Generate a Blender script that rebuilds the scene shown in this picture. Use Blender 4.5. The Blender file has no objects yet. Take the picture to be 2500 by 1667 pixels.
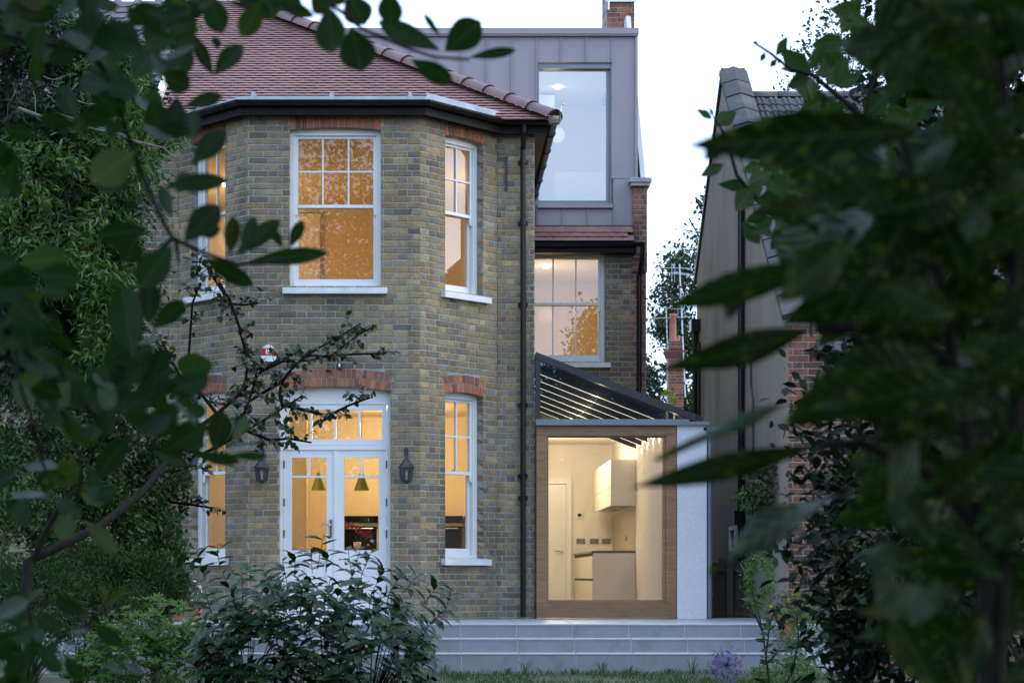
import bpy, bmesh, math, random
import numpy as np
from mathutils import Vector, Matrix
R = math.radians
rnd = random.Random(7)
S = bpy.context.scene
C = S.collection

# ------------------------------------------------------------------ camera
EYE = 0.526            # eye height above the terrace
FPX, CX, CY = 4554.0, 1060.0, 1405.0      # focal length in photo pixels, vanishing point
cam = bpy.data.cameras.new("camera")
camo = bpy.data.objects.new("camera", cam); C.objects.link(camo)
camo.location = (0, 0, EYE); camo.rotation_euler = (R(90), 0, 0)
cam.sensor_width = 36; cam.lens = FPX / 2500 * 36
cam.shift_x = (1250 - CX) / 2500; cam.shift_y = (CY - 833.5) / 2500
cam.clip_start = 0.05; cam.clip_end = 2000
cam.dof.use_dof = True; cam.dof.focus_distance = 22.4; cam.dof.aperture_fstop = 7.1
S.camera = camo
# ------------------------------------------------------------------ sky and sun (just after sunset, glow on the right)
w = bpy.data.worlds.new("World"); S.world = w; w.use_nodes = True
nt = w.node_tree; bg = nt.nodes["Background"]
sky = nt.nodes.new("ShaderNodeTexSky"); sky.sky_type = 'NISHITA'; sky.sun_disc = False
SUN_EL, SUN_AZ = R(5.0), R(99.0)     # azimuth clockwise from +Y
sky.sun_elevation = SUN_EL; sky.sun_rotation = SUN_AZ
sky.air_density = 1.0; sky.dust_density = 2.0; sky.ozone_density = 3.0
hz = nt.nodes.new("ShaderNodeMix"); hz.data_type = 'RGBA'; hz.inputs[0].default_value = .60     # thin even cloud veil over the clear sky
nt.links.new(sky.outputs[0], hz.inputs[6]); hz.inputs[7].default_value = (5.6, 7.2, 10.1, 1)
nt.links.new(hz.outputs[2], bg.inputs[0]); bg.inputs[1].default_value = 0.15
sl = bpy.data.lights.new("sun", 'SUN'); sl.energy = 0.5; sl.angle = R(30); sl.color = (1.0, 0.96, 0.92)
so = bpy.data.objects.new("sun", sl); C.objects.link(so)
sd = Vector((math.sin(SUN_AZ) * math.cos(SUN_EL + .5), math.cos(SUN_AZ) * math.cos(SUN_EL + .5), math.sin(SUN_EL + .5)))
so.rotation_euler = sd.to_track_quat('Z', 'Y').to_euler(); so.location = (0, 0, 30)
vs = S.view_settings; vs.view_transform = 'Standard'; vs.look = 'None'; vs.exposure = 1.25; vs.gamma = 1.0
S.cycles.use_denoising = True
S.cycles.max_bounces = 8; S.cycles.transparent_max_bounces = 24; S.cycles.diffuse_bounces = 4; S.cycles.glossy_bounces = 4
S.cycles.sample_clamp_indirect = 6.0
S.cycles.caustics_reflective = False; S.cycles.caustics_refractive = False

# ------------------------------------------------------------------ helpers
def P(px, py, d):
    return Vector(((px - CX) / FPX * d, d, EYE + (CY - py) / FPX * d))
WL = {}
def par(o, p):
    if p is not None:
        o.parent = p; o.matrix_parent_inverse = Matrix.Translation(-WL.get(p, Vector((0, 0, 0))))
def tag(o, label=None, cat=None, group=None, kind=None):
    if label: o["label"] = label
    if cat: o["category"] = cat
    if group: o["group"] = group
    if kind: o["kind"] = kind
    return o
def empty(name, loc, label, cat, group=None):
    o = bpy.data.objects.new(name, None); C.objects.link(o); o.location = loc; o.empty_display_size = .1
    WL[o] = Vector(loc)
    return tag(o, label, cat, group)
class MB:
    def __init__(s): s.v = []; s.f = []; s.c = []; s.smooth = False
    def add(s, vs, fs, col=None):
        n = len(s.v); s.v += [tuple(p) for p in vs]; s.f += [tuple(i + n for i in f) for f in fs]
        if col is not None: s.c += [col] * len(vs)
        return s
    def box(s, a, b, col=None):
        x0, y0, z0 = a; x1, y1, z1 = b
        return s.add([(x0,y0,z0),(x1,y0,z0),(x1,y1,z0),(x0,y1,z0),(x0,y0,z1),(x1,y0,z1),(x1,y1,z1),(x0,y1,z1)],
                     [(3,2,1,0),(4,5,6,7),(0,1,5,4),(1,2,6,5),(2,3,7,6),(3,0,4,7)], col)
    def fbox(s, fr, u0, u1, z0, z1, o0, o1, col=None):
        a = [fr.pt(u, z, o) for o in (o1, o0) for z in (z0, z1) for u in (u0, u1)]
        # 0 u0z0 front,1 u1z0,2 u0z1,3 u1z1 ; 4.. back
        return s.add(a, [(0,1,3,2),(5,4,6,7),(4,0,2,6),(1,5,7,3),(2,3,7,6),(4,5,1,0)], col)
    def prism(s, poly, fn, a, b, col=None):          # poly of 2D points, fn(p, t) -> 3D, extruded t=a..b
        n = len(poly)
        v = [fn(p, a) for p in poly] + [fn(p, b) for p in poly]
        f = [tuple(range(n)), tuple(range(2*n-1, n-1, -1))] + [(i, i + n, (i+1) % n + n, (i+1) % n) for i in range(n)]
        return s.add(v, f, col)
    def tube(s, pts, r, seg=8, cap=True, col=None):
        pts = [Vector(p) for p in pts]; n = len(pts); rr = r if hasattr(r, '__len__') else [r] * n
        v = []; ref = None
        for i, p in enumerate(pts):
            t = (pts[min(i+1, n-1)] - pts[max(i-1, 0)]).normalized()
            if ref is None:
                ref = t.orthogonal().normalized()
            ref = (ref - t * ref.dot(t)).normalized(); b = t.cross(ref)
            v += [p + (ref * math.cos(a) + b * math.sin(a)) * rr[i] for a in [2 * math.pi * k / seg for k in range(seg)]]
        f = [(i*seg+k, i*seg+(k+1) % seg, (i+1)*seg+(k+1) % seg, (i+1)*seg+k) for i in range(n-1) for k in range(seg)]
        if cap: f += [tuple(range(seg-1, -1, -1)), tuple(range((n-1)*seg, n*seg))]
        return s.add(v, f, col)
    def lathe(s, prof, c=(0, 0, 0), seg=16, col=None):
        v = []; m = len(prof)
        for k in range(seg):
            a = 2 * math.pi * k / seg
            v += [(c[0] + r * math.cos(a), c[1] + r * math.sin(a), c[2] + z) for r, z in prof]
        f = [(k*m+i, ((k+1) % seg)*m+i, ((k+1) % seg)*m+i+1, k*m+i+1) for k in range(seg) for i in range(m-1)]
        return s.add(v, f, col)
    def mesh(s, name):
        me = bpy.data.meshes.new(name); me.from_pydata(s.v, [], s.f)
        if s.c and len(s.c) == len(s.v):
            at = me.color_attributes.new("bcol", 'FLOAT_COLOR', 'POINT')
            at.data.foreach_set("color", [x for c in s.c for x in (c[0], c[1], c[2], 1)])
        if s.smooth:
            me.polygons.foreach_set("use_smooth", [True] * len(me.polygons))
        me.update(); return me
    def build(s, name, mat, parent=None, fix=True):
        me = s.mesh(name)
        if fix:
            bm = bmesh.new(); bm.from_mesh(me); bmesh.ops.recalc_face_normals(bm, faces=bm.faces); bm.to_mesh(me); bm.free()
        return mobj(name, me, mat, parent)
def mobj(name, me, mat, parent=None):
    o = bpy.data.objects.new(name, me); C.objects.link(o)
    if mat and not me.materials: me.materials.append(mat)
    par(o, parent); return o
class Fr:                                           # a wall plane: u along it, n outwards (towards the garden when u = +x)
    def __init__(s, p0, p1):
        s.o = Vector((p0[0], p0[1])); d = Vector((p1[0], p1[1])) - s.o
        s.L = d.length; s.u = d.normalized(); s.n = Vector((s.u.y, -s.u.x)); s.ang = math.atan2(s.u.y, s.u.x)
    def pt(s, u, z, o=0):
        q = s.o + s.u * u + s.n * o
        return Vector((q.x, q.y, z))
def offset_path(path, o):
    out = []
    n = len(path); ns = []
    for i in range(n - 1):
        d = (Vector(path[i+1]) - Vector(path[i])).normalized(); ns.append(Vector((d.y, -d.x)))
    for i in range(n):
        if i == 0: out.append(Vector(path[0]) + ns[0] * o)
        elif i == n - 1: out.append(Vector(path[-1]) + ns[-1] * o)
        else:
            m = (ns[i-1] + ns[i]); m = m / m.length; out.append(Vector(path[i]) + m * (o / m.dot(ns[i])))
    return out
def sweep(mb, path, prof, closed=True):             # prof: list of (offset, z)
    n = len(path); m = len(prof); v = []
    cols = [offset_path(path, o) for o, z in prof]
    for i in range(n):
        for k in range(m): v.append((cols[k][i].x, cols[k][i].y, prof[k][1]))
    f = [(i*m+k, i*m+(k+1) % m, (i+1)*m+(k+1) % m, (i+1)*m+k) for i in range(n-1) for k in range(m if closed else m-1)]
    if closed: f += [tuple(range(m-1, -1, -1)), tuple(range((n-1)*m, n*m))]
    mb.add(v, f)

# ------------------------------------------------------------------ materials
def nmat(name):
    m = bpy.data.materials.new(name); m.use_nodes = True
    t = m.node_tree; b = t.nodes["Principled BSDF"]
    return m, t, b
def N(t, typ, **kw):
    n = t.nodes.new(typ)
    for k, v in kw.items():
        if k in n.inputs: n.inputs[k].default_value = v
        else: setattr(n, k, v)
    return n
def mixc(t, fac, a, b, mode='MIX'):
    n = t.nodes.new("ShaderNodeMix"); n.data_type = 'RGBA'; n.blend_type = mode
    for s_, v in ((0, fac), (6, a), (7, b)):
        if hasattr(v, 'is_output'): t.links.new(v, n.inputs[s_])
        else: n.inputs[s_].default_value = v if s_ == 0 else (tuple(v) + (1,) if len(v) == 3 else v)
    return n.outputs[2]
def ramp(t, src, p0, p1, c0=0.0, c1=1.0):
    n = t.nodes.new("ShaderNodeMapRange"); n.inputs[1].default_value = p0; n.inputs[2].default_value = p1
    n.inputs[3].default_value = c0; n.inputs[4].default_value = c1; t.links.new(src, n.inputs[0]); return n.outputs[0]
def pos(t, scale=(1, 1, 1), obj=False):
    if obj: src = t.nodes.new("ShaderNodeTexCoord").outputs["Object"]
    else: src = t.nodes.new("ShaderNodeNewGeometry").outputs["Position"]
    mp = t.nodes.new("ShaderNodeMapping"); mp.inputs["Scale"].default_value = scale; t.links.new(src, mp.inputs[0]); return mp.outputs[0]
def noise(t, vec, scale, detail=4, rough=.55):
    n = N(t, "ShaderNodeTexNoise", Scale=scale, Detail=detail, Roughness=rough); t.links.new(vec, n.inputs["Vector"]); return n.outputs["Fac"]
def bump(t, b, h, strength=.3, dist=.01):
    n = N(t, "ShaderNodeBump", Strength=strength, Distance=dist); t.links.new(h, n.inputs["Height"]); t.links.new(n.outputs[0], b.inputs["Normal"])
def mat(name, c, c2=None, scale=4, rough=.6, metal=0, bmp=0, bscale=60, spec=.5, stretch=(1, 1, 1), c3=None, scale3=1.2, rough2=None, coat=0):
    m, t, b = nmat(name)
    b.inputs["Roughness"].default_value = rough; b.inputs["Metallic"].default_value = metal
    b.inputs["Specular IOR Level"].default_value = spec; b.inputs["Coat Weight"].default_value = coat
    v = pos(t, stretch)
    c2 = c2 or tuple(x * .82 for x in c)
    nf = noise(t, v, scale, 6)
    col = mixc(t, ramp(t, nf, .3, .7), c, c2)
    if c3: col = mixc(t, ramp(t, noise(t, v, scale3, 5), .52, .72), col, c3)
    t.links.new(col, b.inputs["Base Color"])
    if rough2 is not None: t.links.new(ramp(t, nf, .3, .7, rough, rough2), b.inputs["Roughness"])
    if bmp: bump(t, b, noise(t, v, bscale, 5), bmp)
    return m
def brick_mat(name, single, soot=.35, bleach=.25):
    m, t, b = nmat(name); b.inputs["Roughness"].default_value = .9; b.inputs["Specular IOR Level"].default_value = .25
    if single: src = t.nodes.new("ShaderNodeObjectInfo").outputs["Color"]
    else: src = N(t, "ShaderNodeAttribute", attribute_name="bcol").outputs["Color"]
    v = pos(t)
    fine = noise(t, v, 42, 7, .75); mid = noise(t, v, 14, 4)
    col = mixc(t, 1.0, src, mixc(t, ramp(t, fine, .25, .75), (.42, .43, .46), (1.95, 1.88, 1.68)), 'MULTIPLY')
    if bleach > .15:
        col = mixc(t, ramp(t, noise(t, v, 17, 3), .58, .72, 0, .42), col, (.22, .16, .085))
        col = mixc(t, ramp(t, noise(t, pos(t, (1.3, 1.3, 1.1)), 12, 4), .54, .68, 0, .55), col, (.20, .208, .19))
    col = mixc(t, ramp(t, mid, .55, .8, 0, soot), col, (.045, .045, .05))
    col = mixc(t, ramp(t, noise(t, v, 1.1, 6, .65), .5, .72, 0, bleach), col, (.30, .295, .27))
    col = mixc(t, ramp(t, noise(t, pos(t, (1, 1, .6)), .7, 7, .7), .42, .66, 0, soot*1.75), col, (.05, .05, .048))
    col = mixc(t, ramp(t, noise(t, v, 160, 3), .66, .74, 0, .6), col, (.05, .045, .04))
    if bleach > .15: col = mixc(t, ramp(t, noise(t, pos(t, (5, 5, .45)), 1.1, 4, .6), .52, .74, 0, .5), col, (.06, .06, .056))
    t.links.new(col, b.inputs["Base Color"]); bump(t, b, fine, .5, .004)
    return m
def glass_mat(name, f0=.07, tint=(1, 1, 1), wob=0.0, wscale=2.0, wst=(1, 1, 1), wdet=1):
    m = bpy.data.materials.new(name); m.use_nodes = True; t = m.node_tree; t.nodes.clear()
    out = t.nodes.new("ShaderNodeOutputMaterial"); tr = N(t, "ShaderNodeBsdfTransparent", Color=tint + (1,)); gl = N(t, "ShaderNodeBsdfGlossy", Roughness=0.0)
    gl.inputs["Color"].default_value = (1, 1, 1, 1)
    lw = N(t, "ShaderNodeLayerWeight", Blend=.5)
    p5 = N(t, "ShaderNodeMath", operation='POWER'); p5.inputs[1].default_value = 5; t.links.new(lw.outputs["Facing"], p5.inputs[0])
    fac = ramp(t, p5.outputs[0], 0, 1, f0, 1.0)
    mx = t.nodes.new("ShaderNodeMixShader"); t.links.new(fac, mx.inputs[0]); t.links.new(tr.outputs[0], mx.inputs[1]); t.links.new(gl.outputs[0], mx.inputs[2])
    t.links.new(mx.outputs[0], out.inputs[0])
    if wob:
        n = N(t, "ShaderNodeBump", Strength=1.0, Distance=wob); t.links.new(noise(t, pos(t, wst), wscale, wdet), n.inputs["Height"]); t.links.new(n.outputs[0], gl.inputs["Normal"])
    return m
def leaf_mat(name, c, c2, rough=.38, spec=.5, trans=.25, tcol=None, island=True, spots=None, spot_scale=60, dead=None):
    m, t, b = nmat(name); b.inputs["Roughness"].default_value = rough; b.inputs["Specular IOR Level"].default_value = spec
    rsrc = t.nodes.new("ShaderNodeNewGeometry").outputs["Random Per Island"] if island else t.nodes.new("ShaderNodeObjectInfo").outputs["Random"]
    col = mixc(t, rsrc, c, c2)
    v = pos(t, (1, 1, 1), obj=not island)
    col = mixc(t, ramp(t, noise(t, v, 25 if island else 45, 3), .35, .7, 0, .45), col, tuple(x * .55 for x in c))
    if dead:
        col = mixc(t, ramp(t, rsrc, 1 - dead[1], 1 - dead[1] + .01), col, dead[0])
    if not island:          # midrib, side veins and a paler underside
        sp = N(t, "ShaderNodeSeparateXYZ"); t.links.new(v, sp.inputs[0])
        ab = N(t, "ShaderNodeMath", operation='ABSOLUTE'); t.links.new(sp.outputs[0], ab.inputs[0])
        rib = ramp(t, ab.outputs[0], .006, .016, .55, 0)
        ma = N(t, "ShaderNodeMath", operation='MULTIPLY_ADD'); t.links.new(ab.outputs[0], ma.inputs[0]); ma.inputs[1].default_value = -.8; t.links.new(sp.outputs[1], ma.inputs[2])
        sn = N(t, "ShaderNodeMath", operation='SINE'); mu = N(t, "ShaderNodeMath", operation='MULTIPLY'); t.links.new(ma.outputs[0], mu.inputs[0]); mu.inputs[1].default_value = 62; t.links.new(mu.outputs[0], sn.inputs[0])
        vein = ramp(t, sn.outputs[0], .80, 1.0, 0, .30)
        pale = tuple(min(1, x * 2.0 + .012) for x in c2)
        col = mixc(t, vein, col, pale); col = mixc(t, rib, col, pale)
        bf = t.nodes.new("ShaderNodeNewGeometry").outputs["Backfacing"]
        col = mixc(t, ramp(t, bf, 0, 1, 0, .5), col, tuple(x * 1.5 + .006 for x in c2))
        bump(t, b, sn.outputs[0], .25, .01)
    if spots:
        col = mixc(t, ramp(t, noise(t, v, spot_scale, 2, .4), .57, .64), col, spots)
    t.links.new(col, b.inputs["Base Color"])
    tl = t.nodes.new("ShaderNodeBsdfTranslucent")
    tc = mixc(t, 1.0, col, tcol or (1.1, 1.5, .5), 'MULTIPLY'); t.links.new(tc, tl.inputs[0])
    mx = t.nodes.new("ShaderNodeMixShader"); mx.inputs[0].default_value = trans
    t.links.new(b.outputs[0], mx.inputs[1]); t.links.new(tl.outputs[0], mx.inputs[2]); t.links.new(mx.outputs[0], t.nodes["Material Output"].inputs[0])
    return m
def emit_mat(name, c, s):
    m, t, b = nmat(name); b.inputs["Base Color"].default_value = (.8, .8, .8, 1)
    b.inputs["Emission Color"].default_value = c + (1,); b.inputs["Emission Strength"].default_value = s; return m
M = {}
M['brick1'] = brick_mat("stock_brick_single", True); M['brick'] = brick_mat("stock_brick", False)
M['red1'] = brick_mat("red_brick_single", True, .3, .06); M['red'] = brick_mat("red_brick", False, .3, .1)
M['mortar'] = mat("mortar", (.40, .39, .36), (.24, .236, .225), 9, .95, bmp=.5, bscale=90, c3=(.22, .22, .21), scale3=1.0)
M['mortar_red'] = mat("mortar_red", (.36, .31, .26), (.24, .2, .17), 9, .95, bmp=.4)
M['white'] = mat("white_paint", (.80, .81, .80), (.74, .75, .745), 3, .38, bmp=.03, bscale=30)
M['sill'] = mat("sill_paint", (.78, .79, .78), (.62, .62, .6), 6, .5, bmp=.05)
M['black'] = mat("black_gutter", (.007, .007, .008), (.012, .012, .013), 6, .30, spec=.28, bmp=.05, bscale=25)
M['soffit'] = mat("black_soffit", (.008, .008, .009), (.014, .014, .014), 10, .6, spec=.2, bmp=.2)
M['lead'] = mat("lead", (.30, .33, .36), (.20, .225, .25), 5, .42, bmp=.12, bscale=14, c3=(.42, .45, .48), scale3=3)
M['tile1'] = brick_mat("clay_tile_single", True, .2, .0); M['tile'] = brick_mat("clay_tile", False, .2, .0)
for q_ in ('tile', 'tile1'):
    b_ = M[q_].node_tree.nodes['Principled BSDF']; b_.inputs['Roughness'].default_value = .5; b_.inputs['Specular IOR Level'].default_value = .4
M['hip'] = mat("hip_tile", (.235, .115, .10), (.165, .085, .082), 5, .6, bmp=.1, c3=(.13, .085, .095), scale3=2.2)
M['zinc'] = mat("zinc_cladding", (.31, .27, .295), (.275, .24, .262), 1.4, .5, metal=.2, bmp=.04, bscale=3)
M['grey_metal'] = mat("grey_metal", (.20, .225, .255), (.18, .2, .23), 4, .4, metal=.3)
M['darkframe'] = mat("dark_frame", (.025, .026, .03), (.018, .018, .02), 4, .45)
M['oak'] = mat("oak", (.34, .19, .088), (.21, .112, .048), 5, .5, stretch=(1, 1, 9), bmp=.15, bscale=20)
M['oakh'] = mat("oak_horizontal", (.30, .165, .075), (.17, .09, .038), 5, .5, stretch=(1, 9, 12), bmp=.15, bscale=20)
M['render'] = mat("white_render", (.72, .735, .75), (.69, .705, .72), 3, .85, bmp=.35, bscale=55, c3=(.60, .61, .615), scale3=26)
M['nrender'] = mat("neighbour_render", (.25, .215, .172), (.20, .175, .142), 2.2, .9, bmp=.35, bscale=45, stretch=(1, 1, .35), c3=(.125, .112, .098), scale3=1.0)
M['step'] = mat("porcelain_step", (.215, .225, .25), (.185, .195, .215), 7, .55, bmp=.08, bscale=80, c3=(.16, .165, .175), scale3=5)
M['stepedge'] = mat("step_nosing", (.40, .42, .45), (.33, .345, .37), 8, .4, bmp=.05)
M['grout'] = mat("grout", (.55, .56, .57), (.40, .41, .41), 20, .9)
M['glass'] = glass_mat("window_glass", .085, (.97, .98, .98), .0003, 3.2, (1, 1, .55), 0)
M['glassold'] = glass_mat("old_glass", .045, (.97, .97, .96), .0004, 1.6, (1.6, 1, .5), 0)
M['glassbig'] = glass_mat("large_pane", .055, (.97, .98, .98))
M['glassdorm'] = glass_mat("dormer_pane", .20, (.80, .86, .90), .002, .5)
M['glassroof'] = glass_mat("roof_glass", .055, (.80, .85, .88), .0006, .6)
M['plaster_w'] = mat("warm_plaster", (.76, .64, .44), (.74, .62, .425), 2, .8)
M['plaster'] = mat("cream_plaster", (.80, .76, .70), (.78, .745, .69), 2, .8)
M['cab'] = mat("cabinet_cream", (.74, .69, .61), (.71, .665, .59), 3, .4)
M['counter'] = mat("counter_stone", (.07, .065, .06), (.12, .11, .1), 40, .3)
M['steel'] = mat("steel", (.55, .54, .52), (.5, .49, .47), 8, .25, metal=1)
M['blackgl'] = mat("black_glass", (.008, .008, .009), (.01, .01, .011), 3, .08)
M['terra'] = mat("terracotta", (.42, .17, .10), (.30, .13, .085), 7, .85, bmp=.15, c3=(.33, .22, .17), scale3=4)
M['bark'] = mat("bark", (.017, .0145, .012), (.008, .007, .006), 14, .9, bmp=.6, bscale=50, spec=.12)
M['barkl'] = mat("pale_bark", (.16, .14, .12), (.09, .08, .068), 14, .9, bmp=.4, bscale=60)
M['fence'] = mat("weathered_fence", (.085, .07, .055), (.05, .042, .034), 6, .9, stretch=(8, 8, .6), bmp=.4, bscale=30)
M['darktile'] = mat("concrete_tile", (.075, .068, .072), (.048, .044, .047), 6, .8, bmp=.25, c3=(.12, .11, .10), scale3=3)
M['purpletile'] = mat("purple_brown_tile", (.13, .10, .115), (.085, .065, .078), 6, .75, bmp=.2)
M['lime'] = mat("lime_shade", (.24, .25, .025), (.22, .23, .022), 3, .5)
M['led'] = emit_mat("led_strip", (1.0, .80, .50), .7)
M['bulb'] = emit_mat("downlight_glow", (1.0, .9, .75), 14.0)
M['alarm_red'] = mat("alarm_red", (.55, .015, .03), (.5, .012, .025), 3, .35)
M['plastic'] = mat("white_plastic", (.8, .81, .82), (.76, .77, .78), 3, .35)
M['navy'] = mat("navy_plastic", (.012, .016, .04), (.016, .02, .045), 3, .35)
# brick colour palettes (albedo)
STOCK = [(.255,.215,.13),(.225,.195,.125),(.19,.175,.13),(.155,.148,.125),(.29,.245,.15),(.165,.135,.085),(.20,.155,.095),(.125,.125,.118),(.09,.092,.096),(.21,.17,.145),(.245,.235,.185),(.165,.168,.15)]
STOCKW = [8,11,13,12,3,8,8,8,3,5,6,12]
def stock():
    c = rnd.choices(STOCK, STOCKW)[0]; k = rnd.uniform(.86, 1.12); g_ = .21*.7 ; c = tuple(x*.86 + q*.14 for x, q in zip(c, (.205, .172, .112))); k2 = (1.30, 1.16, .97); return tuple(x * k * q for x, q in zip(c, k2))
REDS = [(.38,.135,.075),(.34,.12,.07),(.29,.105,.068),(.21,.085,.068),(.40,.16,.095)]
def red():
    c = rnd.choice(REDS); k = rnd.uniform(.8, 1.12); return tuple(x * k for x in c)
def tilecol():
    c = rnd.choice([(.27,.14,.125),(.25,.13,.12),(.29,.15,.125),(.235,.13,.13),(.285,.14,.115),(.205,.11,.108)]); k = rnd.uniform(.92, 1.07)*.92; c = tuple(x*.5 + q*.5 for x, q in zip(c, (.275, .145, .135))); return tuple(x * k for x in c)
# ------------------------------------------------------------------ ground and terrace
LAWN = -0.524
g = MB(); n = 40
g.add([(-900, -900, LAWN), (900, -900, LAWN), (900, 900, LAWN), (-900, 900, LAWN)], [(0, 1, 2, 3)])
M['lawn'] = mat("lawn_soil", (.045, .065, .022), (.06, .055, .035), 3, .95, bmp=.6, bscale=30, c3=(.13, .115, .09), scale3=.9)
tag(g.build("ground", M['lawn']), "dark lawn and bare soil below the terrace steps", "ground", kind="structure")
TX0, TX1 = -4.6, 4.3
ter = MB()
ter.box((TX0, 20.5055, LAWN - .1), (TX1, 23.3, -.016)).box((TX0, 20.2655, LAWN - .1), (TX1, 20.505, -.168)).box((TX0, 20.0255, LAWN - .1), (TX1, 20.265, -.319))
terrace = ter.build("terrace", M['grout']); tag(terrace, "pale grey tiled terrace with three long steps down to the lawn", "terrace", kind="structure")
def piece(name, mb_or_me, m, parent, loc=(0, 0, 0), rot=None, scale=None, col=None):
    o = bpy.data.objects.new(name, mb_or_me); C.objects.link(o)
    if m and not mb_or_me.materials: mb_or_me.materials.append(m)
    o.location = loc
    if rot is not None: o.rotation_euler = rot
    if scale is not None: o.scale = scale
    if col is not None: o.color = tuple(col) + (1,)
    par(o, parent); return o
PT = .616
def slab_mesh(lx, ly, lz, b=.004):                # bevelled slab, centre at origin
    mb = MB()
    def ring(ix, z): return [(-lx/2+ix, -ly/2+ix, z), (lx/2-ix, -ly/2+ix, z), (lx/2-ix, ly/2-ix, z), (-lx/2+ix, ly/2-ix, z)]
    v = ring(b, -lz/2) + ring(0, -lz/2+b) + ring(0, lz/2-b) + ring(b, lz/2)
    f = [(3, 2, 1, 0), (12, 13, 14, 15)] + [(r*4+k, r*4+(k+1) % 4, r*4+4+(k+1) % 4, r*4+4+k) for r in range(3) for k in range(4)]
    mb.add(v, f); return mb.mesh("slab")
for row, (yf, zt, zb, x0) in enumerate([(20.50, 0, -.152, .290), (20.26, -.152, -.303, .291), (20.02, -.303, LAWN - .03, .292)]):
    hz = zt - .022 - (zb + .002 if row < 2 else zb)
    rm = slab_mesh(PT - .007, .012, hz); nm = slab_mesh(PT - .006, .26 if row else .62, .02, .006)
    k0 = int((TX0 - x0) / PT)
    for k in range(k0, k0 + 14):
        xc = x0 + PT * (k + .5)
        if xc + PT/2 > TX1 + .3: break
        piece("riser_tile", rm, M['step'], terrace, (xc, yf + .008 + rnd.uniform(-.001, .001), zt - .022 - hz/2))
        piece("tread_tile", nm, M['stepedge'] , terrace, (xc, yf - .006 + (.13 if row else .31), zt - .010 + rnd.uniform(-.0008, .0008)))
        if row == 0:
            for j in range(1, 5):
                piece("paving_tile", nm, None, terrace, (xc, yf - .006 + .31 + j * .625, zt - .010 + rnd.uniform(-.001, .001)))

# ------------------------------------------------------------------ brick wall builder
BR = []       # every brick of the house: (frame, u0, u1, z0, z1, colour, wall object)
CH, JT = .0755, .0115
def brick_geom(mb, fr, u0, u1, z0, z1, col, dep=.10, j=.0, jit=.0022):
    c = .005; o = j; J = lambda: rnd.uniform(-jit, jit)
    jj = [(J(), J()) for _ in range(4)]
    a = [fr.pt(u + q[0], z + q[1], o) for (u, z), q in zip(((u0+c, z0+c), (u1-c, z0+c), (u1-c, z1-c), (u0+c, z1-c)), jj)]
    b = [fr.pt(u + q[0], z + q[1], o - .005) for (u, z), q in zip(((u0, z0), (u1, z0), (u1, z1), (u0, z1)), jj)]
    d = [fr.pt(u, z, -dep) for u, z in ((u0, z0), (u1, z0), (u1, z1), (u0, z1))]
    mb.add(a + b + d, [(0, 1, 2, 3)] + [(4+k, 4+(k+1) % 4, (k+1) % 4, k) for k in range(4)] + [(8+k, 8+(k+1) % 4, 4+(k+1) % 4, 4+k) for k in range(4)], col)
def arch_geo(o):
    w_ = o['u1'] - o['u0']; rise = o['rise']; Rr = (w_*w_/4 + rise*rise) / (2*rise); zc = o['spring'] + rise - Rr
    return w_, Rr, zc, (o['u0'] + o['u1']) / 2
def excl(o, z):
    if z < o['z0'] or z > 90: return None
    if z <= o['spring']: return (o['u0'], o['u1'])
    if not o.get('rise'): return (o['u0'], o['u1']) if z < o['z1'] else None
    w_, Rr, zc, um = arch_geo(o); Re = Rr + o['ah']
    if z >= zc + Re: return None
    hw = (w_/2) * (z - zc) / (o['spring'] - zc) + .008
    return (um - min(hw, math.sqrt(Re*Re - (z-zc)**2)), um + min(hw, math.sqrt(Re*Re - (z-zc)**2)))
def wall(name, fr, z0, z1, ops, parent, colfn=None, singles=True, m='brick', mortar='mortar', thick=.22, phase=0.0, ends=(0, 0)):
    us = sorted({-ends[0], fr.L + ends[1]} | {o['u0'] for o in ops} | {o['u1'] for o in ops})
    zs = sorted({z0, z1} | {o['z0'] for o in ops if o['z0'] > z0} | {min(z1, o['spring'] + o.get('rise', 0)) for o in ops})
    mb = MB()
    for i in range(len(us)-1):
        for k in range(len(zs)-1):
            um, zm = (us[i]+us[i+1])/2, (zs[k]+zs[k+1])/2
            if any(o['u0'] < um < o['u1'] and o['z0'] < zm < o['spring'] + o.get('rise', 0) for o in ops): continue
            mb.fbox(fr, us[i], us[i+1], zs[k], zs[k+1], -thick, -.0055)
    wo = mb.build(name, M[mortar], parent)
    nc = int((z1 - z0) / CH + .999)
    for k in range(nc):
        za, zb = z0 + k*CH, min(z1, z0 + k*CH + CH - JT)
        if zb - za < .02: continue
        zm = (za+zb)/2
        u = -.3375 + (phase + (.16875 if k % 2 else 0)) % .3375
        items = []; hd = 0
        while u < fr.L:
            L = .215 if hd % 2 == 0 else .1025
            items.append((u, u + L)); u += L + JT; hd += 1
        ex = [e for e in (excl(o, zm) for o in ops) if e]
        for a, b in items:
            segs = [(max(a, 0), min(b, fr.L))]
            for e in ex:
                ns = []
                for s, t_ in segs:
                    if t_ <= e[0] or s >= e[1]: ns.append((s, t_))
                    else:
                        if e[0] - s > .012: ns.append((s, e[0]))
                        if t_ - e[1] > .012: ns.append((e[1], t_))
                segs = ns
            for s, t_ in segs:
                if t_ - s < .02: continue
                # absorb slivers next to openings
                col = (colfn or (lambda *q: stock()))((s+t_)/2, zm, k)
                BR.append((fr, s, t_, za, zb, col, wo, singles, m))
    return wo
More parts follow.
